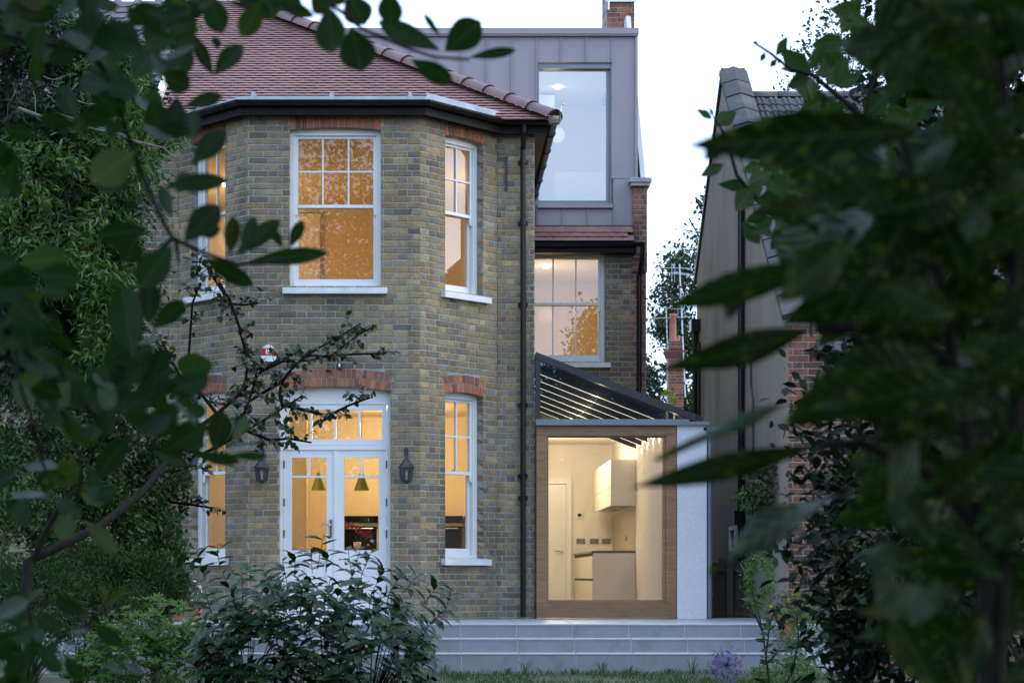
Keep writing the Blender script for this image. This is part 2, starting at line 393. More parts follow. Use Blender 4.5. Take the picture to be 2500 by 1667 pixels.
def arch(name, fr, o, parent, rings, nv, mname='red1', mortar='mortar_red'):
    w_, Rr, zc, um = arch_geo(o); ah = o['ah']
    a0 = math.atan2(w_/2, o['spring'] - zc)
    def pt(r, a, q):
        return fr.pt(um + r*math.sin(a), zc + r*math.cos(a), q)
    mb = MB(); K = 14
    for k in range(K):
        a, b = -a0 + 2*a0*k/K, -a0 + 2*a0*(k+1)/K
        v = [pt(r, x, q) for q in (-.008, -.12) for r in (Rr, Rr+ah) for x in (a, b)]
        mb.add(v, [(0,1,3,2), (4,6,7,5), (0,4,5,1), (2,3,7,6), (0,2,6,4), (1,5,7,3)])
    ao = mb.build(name, M[mortar], parent)
    # staggered voussoirs: each its own piece
    for r_i in range(rings):
        ra = Rr + ah*r_i/rings + (.004 if r_i else 0); rb = Rr + ah*(r_i+1)/rings - .004
        cuts = [-a0 + 2*a0*k/nv for k in range(nv+1)]
        if r_i % 2: cuts = [-a0] + [-a0 + 2*a0*(k+.5)/nv for k in range(nv)] + [a0]
        for k in range(len(cuts)-1):
            g_ = .0062/ra; a, b = cuts[k]+g_, cuts[k+1]-g_
            if b - a < .3*2*a0/nv: a, b = cuts[k]+g_, cuts[k+1]-g_
            q = rnd.uniform(-.001, .002)
            v = [pt(r, x, o_) for o_ in (q, -.10) for r in (ra, rb) for x in (a, b)]
            vm = MB().add(v, [(0,1,3,2), (4,6,7,5), (0,4,5,1), (2,3,7,6), (0,2,6,4), (1,5,7,3)])
            ob = vm.build("voussoir", M[mname], ao); c_ = red(); ob.color = c_ + (1,)
    return ao

# ------------------------------------------------------------------ the house
house = empty("brick_house", (-1, 23, 0), "yellow stock brick house with a two storey bay and red clay tiled roof", "house")
BAYF = Fr((-2.203, 22), (-.164, 22)); BAYR = Fr((-.164, 22), (.776, 22.94)); BAYL = Fr((-3.143, 22.94), (-2.203, 22))
FLR = Fr((.776, 22.94), (1.234, 22.94)); FLL = Fr((-3.42, 22.94), (-3.143, 22.94)); SIDE = Fr((1.2335, 23.045), (1.2335, 27.39))
BACK = Fr((1.234, 27.4), (3.114, 27.4))
WT = 5.95
LB = BAYL.L
wF = dict(u0=.495, u1=1.575, z0=3.925, spring=5.785, rise=.028, ah=.20)
dF = dict(u0=.377, u1=1.686, z0=-.5, spring=2.703, rise=.055, ah=.212)
wR = dict(u0=.422, u1=1.077, z0=3.925, spring=5.785, rise=.028, ah=.20)
wR2 = dict(u0=.422, u1=1.077, z0=.735, spring=2.703, rise=.035, ah=.212)
wL = dict(u0=LB-1.077, u1=LB-.422, z0=3.925, spring=5.785, rise=.028, ah=.20)
wL2 = dict(u0=LB-1.077, u1=LB-.422, z0=.735, spring=2.703, rise=.035, ah=.212)
wB = dict(u0=.10, u1=1.279, z0=3.66, spring=5.30, z1=5.30)
Z0 = -.05
wall("bay_front_wall", BAYF, Z0, WT, [wF, dF], house, phase=.02)
wall("bay_side_wall", BAYR, Z0, WT, [wR, wR2], house, phase=.1)
wall("bay_side_wall", BAYL, Z0, WT, [wL, wL2], house, phase=.05)
wall("wall", FLR, Z0, WT, [], house, phase=.06)
wall("wall", FLL, Z0, WT, [], house, phase=.0)
wall("return_wall", SIDE, Z0, WT, [], house, singles=False)
def backcol(u, z, k):
    return red() if u > (1.69 if k % 2 else 1.76) else stock()
wall("rear_wall", BACK, 2.62, 5.42, [wB], house, colfn=backcol, phase=.12)
for fr, o, nv, r in ((BAYF, wF, 15, 1), (BAYR, wR, 10, 1), (BAYL, wL, 10, 1)):
    arch("arch", fr, o, house, r, nv)
for fr, o, nv in ((BAYF, dF, 21), (BAYR, wR2, 10), (BAYL, wL2, 10)):
    arch("arch", fr, o, house, 2, nv)
# red parapet pier over the rear wall
PIER = Fr((2.925, 27.385), (3.125, 27.385))
wall("parapet_pier", PIER, 5.30, 6.236, [], house, colfn=lambda *q: red(), thick=.3, phase=.1)
wall("parapet_corbel", Fr((2.90, 27.36), (3.125, 27.36)), 4.98, 5.29, [], house, colfn=lambda *q: red(), thick=.1)
mb = MB(); mb.box((2.885, 27.33, 6.238), (3.165, 27.75, 6.29)).box((2.865, 27.31, 6.291), (3.185, 27.77, 6.352)); mb.build("coping", mat("coping_stone", (.45, .45, .45), (.33, .33, .33), 8, .85, bmp=.2), house)
mb = MB(); mb.prism([(27.5, 6.0), (29.9, 6.0), (29.9, 9.4), (29.6, 9.4), (27.5, 6.40)], lambda p, t: (t, p[0], p[1]), 3.045, 3.115); mb.build("sloping_parapet", mat("pale_parapet", (.62, .63, .65), (.55, .56, .58), 3, .8), house)

def bar(fr, name, rects, o0, o1, m, parent):
    mb = MB()
    for a, b, c, d in rects: mb.fbox(fr, a, b, c, d, o0, o1)
    return mb.build(name, m, parent)
def pane(fr, u0, u1, z0, z1, o, m, parent, name="pane"):
    return bar(fr, name, [(u0-.004, u1+.004, z0-.004, z1+.004)], o - .002, o + .002, m, parent)
def sash(fr, o, parent, zm, top, bot, gm='glass', gm2=None, rec=.105, sill=True, sx=.085, horn=True):
    u0, u1, z0 = o['u0'], o['u1'], o['z0']; z1 = o['spring'] + o.get('rise', 0)
    J = .047; W = M['white']
    fr_o = bar(fr, "window", [(u0, u0+J, z0, z1), (u1-J, u1, z0, z1), (u0+J, u1-J, z1-.075, z1), (u0+J, u1-J, z0, z0+.035)], -rec-.12, -rec, W, parent)
    # beading
    bar(fr, "staff_bead", [(u0+J, u0+J+.012, z0+.035, z1-.075), (u1-J-.012, u1-J, z0+.035, z1-.075)], -rec-.028, -rec-.012, W, fr_o)
    a, b = u0+J+.002, u1-J-.002
    ztop = z1 - .077; st = .045; gb = .02
    # upper sash (outer)
    def one(nm, za, zb, oo, cols, rows, rail_t, rail_b, glass):
        rc = [(a, a+st, za, zb), (b-st, b, za, zb), (a+st, b-st, zb-rail_t, zb), (a+st, b-st, za, za+rail_b)]
        gu0, gu1, gz0, gz1 = a+st, b-st, za+rail_b, zb-rail_t
        pw = (gu1-gu0-(cols-1)*gb)/cols; ph = (gz1-gz0-(rows-1)*gb)/rows
        for c in range(1, cols): rc.append((gu0+c*pw+(c-1)*gb, gu0+c*pw+c*gb, gz0, gz1))
        so = bar(fr, nm, rc, oo-.036, oo, W, fr_o)
        for r in range(1, rows): bar(fr, "glazing_bar", [(gu0, gu1, gz0+r*ph+(r-1)*gb, gz0+r*ph+r*gb)], oo-.034, oo-.002, W, fr_o)
        for c in range(cols):
            for r in range(rows):
                pane(fr, gu0+c*(pw+gb), gu0+c*(pw+gb)+pw, gz0+r*(ph+gb), gz0+r*(ph+gb)+ph, oo-.02 + rnd.uniform(-.001, .001), M[glass], fr_o)
        return so
    one("upper_sash", zm-.008, ztop, -rec-.03, top[0], top[1], .03, .038, gm)
    one("lower_sash", z0+.037, zm+.022, -rec-.07, bot[0], bot[1], .03, .085, gm2 or gm)
    if horn:
        mb = MB()
        for q in (a, b-st):
            mb = MB(); mb.prism([(q, zm-.008), (q+st, zm-.008), (q+st*.9, zm-.05), (q+st*.75, zm-.095), (q+st*.3, zm-.095), (q, zm-.05)], lambda p, t: fr.pt(p[0], p[1], t), -rec-.06, -rec-.032); mb.build("sash_horn", W, fr_o)
    um = (u0+u1)/2
    bar(fr, "sash_lock", [(um-.03, um+.03, zm+.03, zm+.04), (um-.01, um+.012, zm+.04, zm+.055)], -rec-.10, -rec-.045, M['steel'], fr_o)
    if sill:
        mb = MB()
        mb.prism([(-rec+.01, z0-.075), (.075, z0-.082), (.075, z0-.012), (-rec+.01, z0+.006)], lambda p, t: fr.pt(t, p[1], p[0]), u0-.075, u1+.075)
        mb.build("sill", M['sill'], fr_o)
    return fr_o
tag(sash(BAYF, wF, house, 4.895, (3, 2), (1, 1), 'glassold', 'glassold'), "wide sash window upstairs glowing amber behind tree reflections")
sash(BAYR, wR, house, 4.895, (2, 2), (1, 1), 'glass'); sash(BAYL, wL, house, 4.895, (2, 2), (1, 1))
sash(BAYR, wR2, house, 1.76, (2, 2), (1, 1)); sash(BAYL, wL2, house, 1.76, (2, 2), (1, 1))
sash(BACK, wB, house, 4.52, (3, 1), (3, 1), 'glass', rec=.09, horn=True)

# French doors with a four-light transom
def french(fr, o, parent):
    u0, u1 = o['u0'], o['u1']; z1 = o['spring'] + o['rise']; W = M['white']; rec = .10; J = .018
    zt = 2.075                                        # transom bottom
    f = bar(fr, "door_frame", [(u0, u0+.042, 0, z1), (u1-.042, u1, 0, z1), (u0+.042, u1-.042, z1-.20, z1), (u0+.042, u1-.042, zt-.06, zt), (u0+.042, u1-.042, 0, .03)], -rec-.09, -rec, W, parent)
    a, b = u0+.046, u1-.046
    rc = [(a, a+.055, zt+.004, z1-.204), (b-.055, b, zt+.004, z1-.204), (a+.055, b-.055, z1-.27, z1-.204), (a+.055, b-.055, zt+.004, zt+.065)]
    gu0, gu1, gz0, gz1 = a+.055, b-.055, zt+.065, z1-.27; gb = .025; pw = (gu1-gu0-3*gb)/4
    for c in range(1, 4): rc.append((gu0+c*pw+(c-1)*gb, gu0+c*pw+c*gb, gz0, gz1))
    bar(fr, "transom_window", rc, -rec-.06, -rec-.012, W, f)
    for c in range(4): pane(fr, gu0+c*(pw+gb), gu0+c*(pw+gb)+pw, gz0, gz1, -rec-.035, M['glass'], f)
    mid = (a+b)/2
    for side, (da, db) in enumerate(((a, mid-.003), (mid+.003, b))):
        zt2 = zt - .065; st = .092; sm = .10
        sa, sb = (st, sm) if side == 0 else (sm, st)
        zr = .83                                      # lock rail bottom of glass
        rc = [(da, da+sa, .035, zt2), (db-sb, db, .035, zt2), (da+sa, db-sb, zt2-.085, zt2), (da+sa, db-sb, zr-.13, zr), (da+sa, db-sb, .035, .22)]
        zg = 1.70                                     # horizontal glazing bar
        rc += [(da+sa, db-sb, zg-.012, zg+.012)]
        um = (da+sa+db-sb)/2
        rc += [(um-.014, um+.014, zg+.012, zt2-.085), (um-.04, um+.04, .22, zr-.13)]
        d = bar(fr, "door", rc, -rec-.062, -rec-.014, W, parent)
        bar(fr, "panel", [(da+sa, um-.04, .22, zr-.13), (um+.04, db-sb, .22, zr-.13)], -rec-.05, -rec-.03, W, d)
        for (p0, p1) in ((da+sa, um-.014), (um+.014, db-sb)): pane(fr, p0, p1, zg+.012, zt2-.085, -rec-.036, M['glass'], d)
        pane(fr, da+sa, db-sb, zr, zg-.012, -rec-.036, M['glassbig'], d)
        he = da - .006 if side == 0 else db - .008
        for hz in (.32, .98, 1.35, 1.80): bar(fr, "hinge", [(he, he+.014, hz, hz+.09)], -rec-.014, -rec+.006, M['darkframe'], d)
        if side == 0:
            hx = db - .05; mb = MB(); mb.fbox(fr, hx-.014, hx+.014, .98, 1.19, -rec-.014, -rec-.004)
            mb.tube([fr.pt(hx, 1.13, -rec-.01), fr.pt(hx, 1.13, -rec+.045), fr.pt(hx-.02, 1.13, -rec+.055), fr.pt(hx-.12, 1.125, -rec+.05)], .009, 8)
            mb.build("handle", M['steel'], d)
        else:
            bar(fr, "astragal", [(da-.02, da+.022, .035, zt2)], -rec-.013, -rec-.002, W, d)
    return f
french(BAYF, dF, house)

# ------------------------------------------------------------------ eaves, gutters, lead, tiled roof
EAVE = [(-3.42, 22.94), (-3.143, 22.94), (-2.203, 22), (-.164, 22), (.776, 22.94), (1.234, 22.94), (1.234, 27.4)]
mb = MB(); sweep(mb, EAVE, [(-.05, 5.945), (.15, 5.935), (.15, 5.95), (-.05, 5.96)]); mb.build("soffit", M['soffit'], house)
mb = MB(); sweep(mb, EAVE, [(.132, 5.951), (.152, 5.92), (.156, 6.07), (.132, 6.07)]); mb.build("fascia", M['soffit'], house)
gp = [(.163 + .058 + .058*math.cos(a), 6.068 + .058*math.sin(a)) for a in [math.pi + math.pi*k/8 for k in range(9)]]
gp += [(x - (.163+.058))*.9 + (.163+.058) for x in []]
gin = [(.221 + .052*math.cos(a), 6.068 + .052*math.sin(a)) for a in [2*math.pi - math.pi*k/8 for k in range(9)]]
mb = MB(); mb.smooth = False; sweep(mb, EAVE, gp + gin); mb.build("gutter", M['black'], house)
mb = MB()
for fr in (BAYL, BAYF, BAYR, FLR, SIDE):
    k = .3
    while k < fr.L:
        pts = [fr.pt(k, 6.068 + .063*math.sin(a), .221 + .063*math.cos(a)) for a in [math.pi + math.pi*j/6 for j in range(7)]]
        mb.tube(pts, .008, 5); k += .92
mb.build("gutter_bracket", M['black'], house)
# lead over the bay: upstand edge plus flat sheet
LE = EAVE[:6]
mb = MB(); sweep(mb, LE, [(.155, 6.075), (.165, 6.072), (.13, 6.145), (-.05, 6.165), (-.3, 6.17), (-.3, 6.13)])
mb.build("lead_flashing", M['lead'], house)
mb = MB(); sweep(mb, [(-.164, 22), (.776, 22.94), (1.36, 22.94)], [(.125, 6.074), (.14, 6.074), (.105, 6.20), (.09, 6.20)]); mb.build("lead_upstand", M['lead'], house)
for fr, us in ((BAYF, (.08, 1.0, 1.92)), (BAYL, (.55,)), ):
    for u in us:
        mb = MB()
        a = [fr.pt(u + s*.034, 6.075, .172) for s in (-1, 1)] + [fr.pt(u + s*.02, 6.192, .115) for s in (1, -1)]
        b = [fr.pt(u + s*.034, 6.1, -.35) for s in (-1, 1)] + [fr.pt(u + s*.02, 6.23, -.35) for s in (1, -1)]
        mb.add(a + b, [(0, 1, 2, 3), (7, 6, 5, 4), (0, 4, 5, 1), (1, 5, 6, 2), (2, 6, 7, 3), (3, 7, 4, 0)]); mb.build("lead_roll", M['lead'], house)
TP = .637; RY0, RX0, RZ0 = 22.62, 1.42, 6.05; SR = 4.32
PIT = math.atan(TP)
rs = MB()
RXL = -3.40
rs.add([(RXL, RY0, RZ0-.03), (RX0, RY0, RZ0-.03), (RX0-SR, RY0+SR, RZ0-.03+SR*TP), (RXL, RY0+SR, RZ0-.03+SR*TP),
        (RX0, 30, RZ0-.03), (RX0-SR, 30, RZ0-.03+SR*TP), (RXL, 30, RZ0 - .03 + SR*TP)], [(0, 1, 2, 3), (1, 4, 5, 2), (3, 2, 5, 6)])
roof = rs.build("roof", M['soffit'], house, fix=False)
TILE = []       # roof tiles: (loc, rotation matrix, colour, width scale)
def tilemesh(w_=.163, l=.17, t=.025):
    mb = MB(); v = []
    for y, z in ((0, 0), (0, t), (l, t*.2), (l, -t*.8)):
        v += [(-w_/2, y, z), (w_/2, y, z)]
    cam_ = .003
    v = [(-w_/2, .03, -.004), (w_/2, .03, -.004)] + [(-w_/2, 0, t), (0, 0, t+cam_), (w_/2, 0, t), (-w_/2, l, 0), (0, l, cam_), (w_/2, l, 0)] 
    mb.add(v, [(0, 1, 4, 3, 2), (2, 3, 6, 5), (3, 4, 7, 6), (0, 2, 5), (1, 7, 4)]); return mb
TM = tilemesh()
Rm = Matrix.Rotation(PIT, 4, 'X')
G = .1
row = 0
while row * G * math.cos(PIT) < SR:
    s = row * G * math.cos(PIT)
    y, z = RY0 - .03 + s, RZ0 - .02 + s * TP
    x = RXL + (.0825 if row % 2 else 0)
    while x + .08 < RX0 - s - .02:
        TILE.append((Matrix.Translation((x + .0825 + rnd.uniform(-.0015, .0015), y, z + rnd.uniform(0, .003))) @ Rm @ Matrix.Rotation(rnd.uniform(-.012, .012), 4, 'Z'), tilecol())); x += .166
    row += 1
# side slope facing right
Rs = Matrix.Rotation(math.pi/2, 4, 'Z') @ Rm
row = 0; STILE = []
while row * G * math.cos(PIT) < SR:
    s = row * G * math.cos(PIT); y = RY0 + s + .15
    while y < 29:
        STILE.append((Matrix.Translation((RX0 + .03 - s, y, RZ0 - .02 + s*TP)) @ Rs, tilecol())); y += .166
    row += 1
TILE.sort(key=lambda q: -1000 * 0 + ((q[0].translation.x - .0) ** 2) + (q[0].translation.y - 22.9) ** 2 * 1.2 if -1.9 < q[0].translation.x < 1.4 else 1e3)
tmesh = TM.mesh("roof_tile")
for mtx, col in TILE[:265]:
    o = piece("roof_tile", tmesh, M['tile1'], roof, col=col); o.matrix_basis = mtx
def merge_tiles(name, lst, parent, m):
    mb = MB(); tv = [Vector(v) for v in TM.v]
    for mtx, col in lst: mb.add([mtx @ v for v in tv], TM.f, col)
    o = mb.build(name, m, parent, fix=False); o["kind"] = "stuff"; return o
merge_tiles("roof_tiling", TILE[265:] + STILE, roof, M['tile'])
def half_tile(p, q, r, name, m, parent, up=Vector((0, 0, 1)), lip=.012):
    p, q = Vector(p), Vector(q); t = (q - p).normalized(); sd_ = t.cross(up).normalized(); nn = sd_.cross(t)
    mb = MB(); mb.smooth = True; K = 8; v = []
    for (c, rr) in ((p, r + lip), (p + t*.02, r + lip), (p + t*.022, r + .006), (q, r), (q, r-.014), (p, r - .010)):
        v += [c + (sd_ * math.cos(a) + nn * math.sin(a) * .8) * rr for a in [math.pi*k/K for k in range(K+1)]]
    f = [(j*(K+1)+k, j*(K+1)+k+1, (j+1)*(K+1)+k+1, (j+1)*(K+1)+k) for j in range(5) for k in range(K)]
    mb.add(v, f); o = mb.build(name, m, parent, fix=False)
    return o
hp = lambda s: Vector((RX0 - s, RY0 + s, RZ0 + s*TP + .035))
s = -.04
while s < SR:
    half_tile(hp(s), hp(s + .268), .125, "hip_tile", M['hip'], roof)
    s += .258
    # wire clip on each hip tile joint
mb = MB()
s = -.04 + .258
while s < SR:
    c = hp(s); t = (hp(1) - hp(0)).normalized(); sd_ = t.cross(Vector((0, 0, 1))).normalized(); nn = sd_.cross(t)
    mb.tube([c + (sd_*math.cos(a) + nn*math.sin(a)*.8) * .139 for a in [math.pi*k/8 for k in range(9)]], .006, 5); s += .258
mb.build("hip_tile_joint", M['darkframe'], roof)
mb = MB(); v0 = hp(-.04); mb.lathe([(.0, -.05), (.06, -.045), (.085, 0), (.075, .04), (0, .06)], (v0.x+.0, v0.y + .02, v0.z - .02), 10); mb.build("hip_end_mortar", mat("mortar_bed", (.30, .27, .21), (.2, .18, .14), 12, .95, bmp=.5), roof)
mb = MB(); mb.tube([v0 + Vector((.05, -.08, -.06)), v0 + Vector((.06, -.12, .05)), v0 + Vector((.07, -.12, .13)), v0 + Vector((.10, -.13, .14)), v0 + Vector((.11, -.13, .12))], .009, 6); mb.build("hip_iron", M['steel'], roof)
mb = MB(); mb.box((-3.46, 22.7, 6.10), (-3.39, 22.71, 6.11))
mb.prism([(22.62, 6.07), (26.95, 6.07 + 4.33*TP), (26.95, 6.16 + 4.33*TP), (22.62, 6.16)], lambda p, t: (t, p[0], p[1]), -3.46, -3.38); mb.build("party_upstand", M['white'], house)
# downpipe and iron strap on the flat wall
mb = MB(); X = 1.089
mb.tube([(X, 22.71, 6.02), (X, 22.72, 5.93), (X, 22.80, 5.80), (X, 22.865, 5.74), (X, 22.865, .02)], .034, 12); dp = mb.build("downpipe", M['black'], house)
for z in (5.6, 4.85, 3.85, 2.62, 1.75, 1.48):
    mb = MB(); mb.tube([(X, 22.865, z-.03), (X, 22.865, z+.03)], .042, 12); mb.box((X-.06, 22.89, z-.02), (X+.06, 22.945, z+.02)); mb.build("pipe_collar", M['black'], dp)
mb = MB(); mb.box((.868, 22.915, 5.26), (.900, 22.945, 5.62)).box((.878, 22.92, 5.62), (.905, 22.94, 5.68)); mb.build("iron_strap", M['darkframe'], house)
# rear wall eave strip: tiles, gutter, downpipe
BP = math.atan2(.235, .24); Rb = Matrix.Rotation(BP, 4, 'X')
mb = MB(); mb.add([(1.24, 27.15, 5.36), (2.93, 27.15, 5.36), (2.93, 27.5, 5.68), (1.24, 27.5, 5.68)], [(0, 1, 2, 3)]); es = mb.build("eave_strip", M['soffit'], house)
for r_ in range(3):
    x = 1.25 + (.0825 if r_ % 2 else 0)
    while x < 2.80:
        o = piece("roof_tile", tmesh, None, es, col=tuple(c*.85 for c in tilecol())); o.matrix_basis = Matrix.Translation((x + .0825, 27.10 + r_*.078, 5.372 + r_*.076)) @ Rb; x += .166
bp = [(1.24, 27.4), (3.06, 27.4)]
mb = MB(); sweep(mb, bp, [(x + .03, z - .70) for x, z in gp + gin]); mb.build("gutter", M['black'], house)
mb = MB(); mb.box((1.24, 27.2, 5.235), (2.95, 27.39, 5.29)).box((1.24, 27.19, 5.25), (2.95, 27.205, 5.36)); mb.build("soffit", M['soffit'], house)
mb = MB(); X = 3.035
mb.tube([(X, 27.16, 5.32), (X, 27.17, 5.22), (X-.005, 27.22, 5.1), (X-.03, 27.33, 4.9), (X-.03, 27.335, 2.5)], .036, 12); mb.build("downpipe", M['black'], house)
# dormer
dormer = MB()
DX0, DX1, DY = -2.6, 3.005, 27.5
ox0, ox1, oz0, oz1 = 1.528, 2.612, 5.997, 8.083
dormer.box((DX0, 27.53, 5.62), (ox0-.02, 27.7, 8.52)).box((ox1+.02, 27.53, 5.62), (DX1-.02, 27.7, 8.52)).box((ox0-.02, 27.53, 5.62), (ox1+.02, 27.7, oz0-.03)).box((ox0-.02, 27.53, oz1+.03), (ox1+.02, 27.7, 8.52))
dormer.box((DX1-.07, 27.7, 5.62), (DX1-.02, 31, 8.52)).box((DX0, 27.7, 8.46), (DX1-.02, 31, 8.52))
dm = dormer.build("dormer", M['zinc'], house); dm["label"] = "purple grey zinc clad dormer with standing seams"
dpx = lambda px: (px - CX) / FPX * DY
def zpanel(x0, x1, z0, z1, sr=True):
    pm = slab_mesh(x1 - x0 - .004, z1 - z0 - .002, .022, .003)
    o = piece("zinc_panel", pm, M['zinc'], dm, ((x0+x1)/2, 27.515, (z0+z1)/2), rot=(R(90 + rnd.uniform(-.1, .1)), 0, R(rnd.uniform(-.15, .15))))
    if sr:
        q = MB(); q.box((x1-.007, DY-.026, z0+.001), (x1+.007, DY+.005, z1-.001)); q.build("standing_seam", M['zinc'], dm)
seams = [1310.5 - 61.3*k for k in range(7, -1, -1)]
xs = [DX0] + [dpx(s) for s in seams]
for i in range(len(xs)-1): zpanel(xs[i], xs[i+1], 5.676, 8.485)
ups = [1310.5, 1369.3, 1431, 1493.2]
for i in range(3): zpanel(dpx(ups[i]), dpx(ups[i+1]), oz1 + .002, 8.485)
zpanel(dpx(1493.2), dpx(1554), .526 + (1405-436)*DY/FPX, 8.485); zpanel(dpx(1497), dpx(1545), 5.676, .526 + (1405-436)*DY/FPX - .002, False)
lows = [1312, 1373.6, 1435, 1497]
for i in range(3): zpanel(dpx(lows[i]), dpx(lows[i+1]), 5.676, 5.935)
q = MB(); q.box((DX0, 27.43, 8.49), (DX1+.005, 27.6, 8.575)).box((DX0, 27.445, 8.465), (DX1-.004, 27.6, 8.492)); q.build("cap_flashing", M['zinc'], dm)
q = MB(); q.box((DX1-.045, 27.47, 6.37), (DX1-.006, 27.56, 8.464)); q.build("corner_trim", M['zinc'], dm)
q = MB(); q.box((ox0-.005, 27.45, 5.937), (ox1+.02, 27.62, 5.998)); q.build("sill", M['zinc'], dm)
q = MB(); q.box((1.24, 27.42, 5.63), (2.925, 27.53, 5.674)); q.build("apron_flashing", M['darkframe'], dm)
q = MB(); q.box((ox0, 27.54, oz1-.075), (ox1, 27.66, oz1)).box((ox0, 27.54, oz0), (ox0+.018, 27.66, oz1-.075)).box((ox1-.065, 27.60, oz0), (ox1, 27.66, oz1-.075)).box((ox0+.018, 27.60, oz0), (ox1-.065, 27.66, oz0+.075)).box((ox1-.012, 27.531, oz0), (ox1, 27.6, oz1-.075))
dw = q.build("dormer_window", M['grey_metal'], dm)
bar(Fr((0, 27.63), (1, 27.63)), "pane", [(ox0+.018, ox1-.065, oz0+.075, oz1-.075)], -.003, .003, M['glassdorm'], dm)
# main roof ridge and chimney behind the dormer
mb = MB(); mb.prism([(29.32, 8.54), (30.2, 9.27), (31.1, 8.54)], lambda p, t: (t, p[0], p[1]), -3.3, 2.98); mr = mb.build("main_roof", M['purpletile'], house)
x = -3.3
while x < 2.3:
    half_tile((x, 30.2, 9.26), (x + .30, 30.2, 9.26), .12, "ridge_tile", M['hip'], mr); x += .295
CHF = Fr((2.78, 30.0), (3.222, 30.0)); CHS = Fr((2.781, 30.9), (2.781, 30.105))
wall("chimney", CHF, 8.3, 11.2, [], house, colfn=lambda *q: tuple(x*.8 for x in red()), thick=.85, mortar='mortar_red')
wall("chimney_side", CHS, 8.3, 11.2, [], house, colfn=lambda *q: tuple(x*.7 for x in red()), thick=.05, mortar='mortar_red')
mb = MB(); mb.box((2.70, 29.93, 9.18), (2.785, 30.4, 9.32)); mb.build("chimney_flashing", M['lead'], house)
mb = MB(); mb.box((2.76, 29.965, 9.74), (3.24, 29.985, 9.78)); mb.tube([(2.80, 29.94, 9.6), (2.80, 29.94, 11)], .014, 6); mb.build("chimney_band", M['steel'], house)
# interiors ---------------------------------------------------------------
inner = offset_path(EAVE[1:5], -.215)
def room_slab(z0, z1, m, name, y1=27.8):
    poly = [(p.x, p.y) for p in inner] + [(1.01, 23.17), (1.01, y1), (-3.30, y1), (-3.30, 23.17)]
    mb = MB(); mb.prism(poly, lambda p, t: (p[0], p[1], t), z0, z1); return mb.build(name, m, house)
M['floor'] = mat("oak_floor", (.30, .20, .11), (.24, .16, .09), 5, .35, stretch=(1, 8, 1))
room_slab(-.05, .004, M['floor'], "floor"); room_slab(2.85, 3.05, M['plaster_w'], "ceiling"); room_slab(5.90, 5.94, M['plaster_w'], "ceiling")
mb = MB()
for z0, z1 in ((.004, 2.849), (3.051, 5.899)):
    mb.box((-3.3, 27.3, z0), (1.0, 27.4, z1)).box((-3.40, 23.17, z0), (-3.30, 27.4, z1)).box((1.005, 23.17, z0), (1.10, 27.4, z1))
mb.build("room_wall", M['plaster_w'], house)
mb = MB(); mb.box((-3.1, 25.2, .004), (-1.72, 25.3, 2.849)); mb.build("partition", M['plaster_w'], house)
mb = MB(); mb.box((-3.29, 27.2, 3.051), (-1.667, 27.299, 5.80)); mb.build("lit_wall_panel", M['plaster'], house)  # paler plaster stands in for the brighter, lit doorway end of the room
def bulb(x, y, z, e, col=(1, .75, .43), name="downlight", lab=None, r=.05, size=.12, spot=False):
    mb = MB(); mb.lathe([(0, 0), (r, 0), (r, .012), (r*.9, .02)], (x, y, z), 14)
    o = mb.build(name, M['bulb']); tag(o, lab, "downlight")
    L = bpy.data.lights.new(name + "_light", 'POINT'); L.energy = e; L.color = col; L.shadow_soft_size = size
    lo = bpy.data.objects.new(name + "_light", L); C.objects.link(lo); lo.location = (x, y, z - (.75 if z > 5 else .3)); lo.parent = o
    return o
bulb(-.6, 25.7, 2.825, 40, lab="ceiling downlight above the kitchen island behind the French doors")
bulb(-2.3, 23.6, 2.825, 11, lab="ceiling downlight in the ground floor bay near the left sash window")
bulb(-2.85, 25.6, 5.87, 13, (1, .65, .30), lab="ceiling downlight in the upstairs bay room")
bulb(.70, 25.2, 5.87, 7, (1, .65, .30), lab="ceiling downlight upstairs behind the right bay window")
# rear upstairs room and loft room
def room(x0, x1, y0, y1, z0, z1, m, name="room_shell"):
    mb = MB(); t = .06
    mb.box((x0-t, y0, z0-t), (x1+t, y1, z0)).box((x0-t, y0, z1), (x1+t, y1, z1+t)).box((x0-t, y0, z0), (x0, y1, z1)).box((x1, y0, z0), (x1+t, y1, z1)).box((x0-t, y1, z0-t), (x1+t, y1+t, z1+t))
    return mb.build(name, m, house)
room(1.30, 2.95, 27.63, 31, 3.1, 5.38, M['plaster_w']); bulb(1.75, 29.2, 5.345, 9, lab="small ceiling downlight in the rear upstairs room")
mb = MB(); mb.box((.3, 30.2, 5.901), (1.62, 30.3, 8.3)).box((1.95, 30.2, 5.901), (2.9, 30.3, 7.05)).box((1.62, 30.2, 7.9), (1.95, 30.3, 8.3)); mb.build("loft_partition", M['plaster'], house)
room(.3, 2.90, 27.71, 31.2, 5.9, 8.36, M['plaster'], "loft_room"); bulb(1.98, 29.9, 8.335, 3.2, (1, .86, .7), lab="ceiling downlight deeper inside the dormer room"); bulb(1.78, 28.7, 8.335, 3.2, (1, .86, .7), lab="ceiling downlight just inside the dormer window")

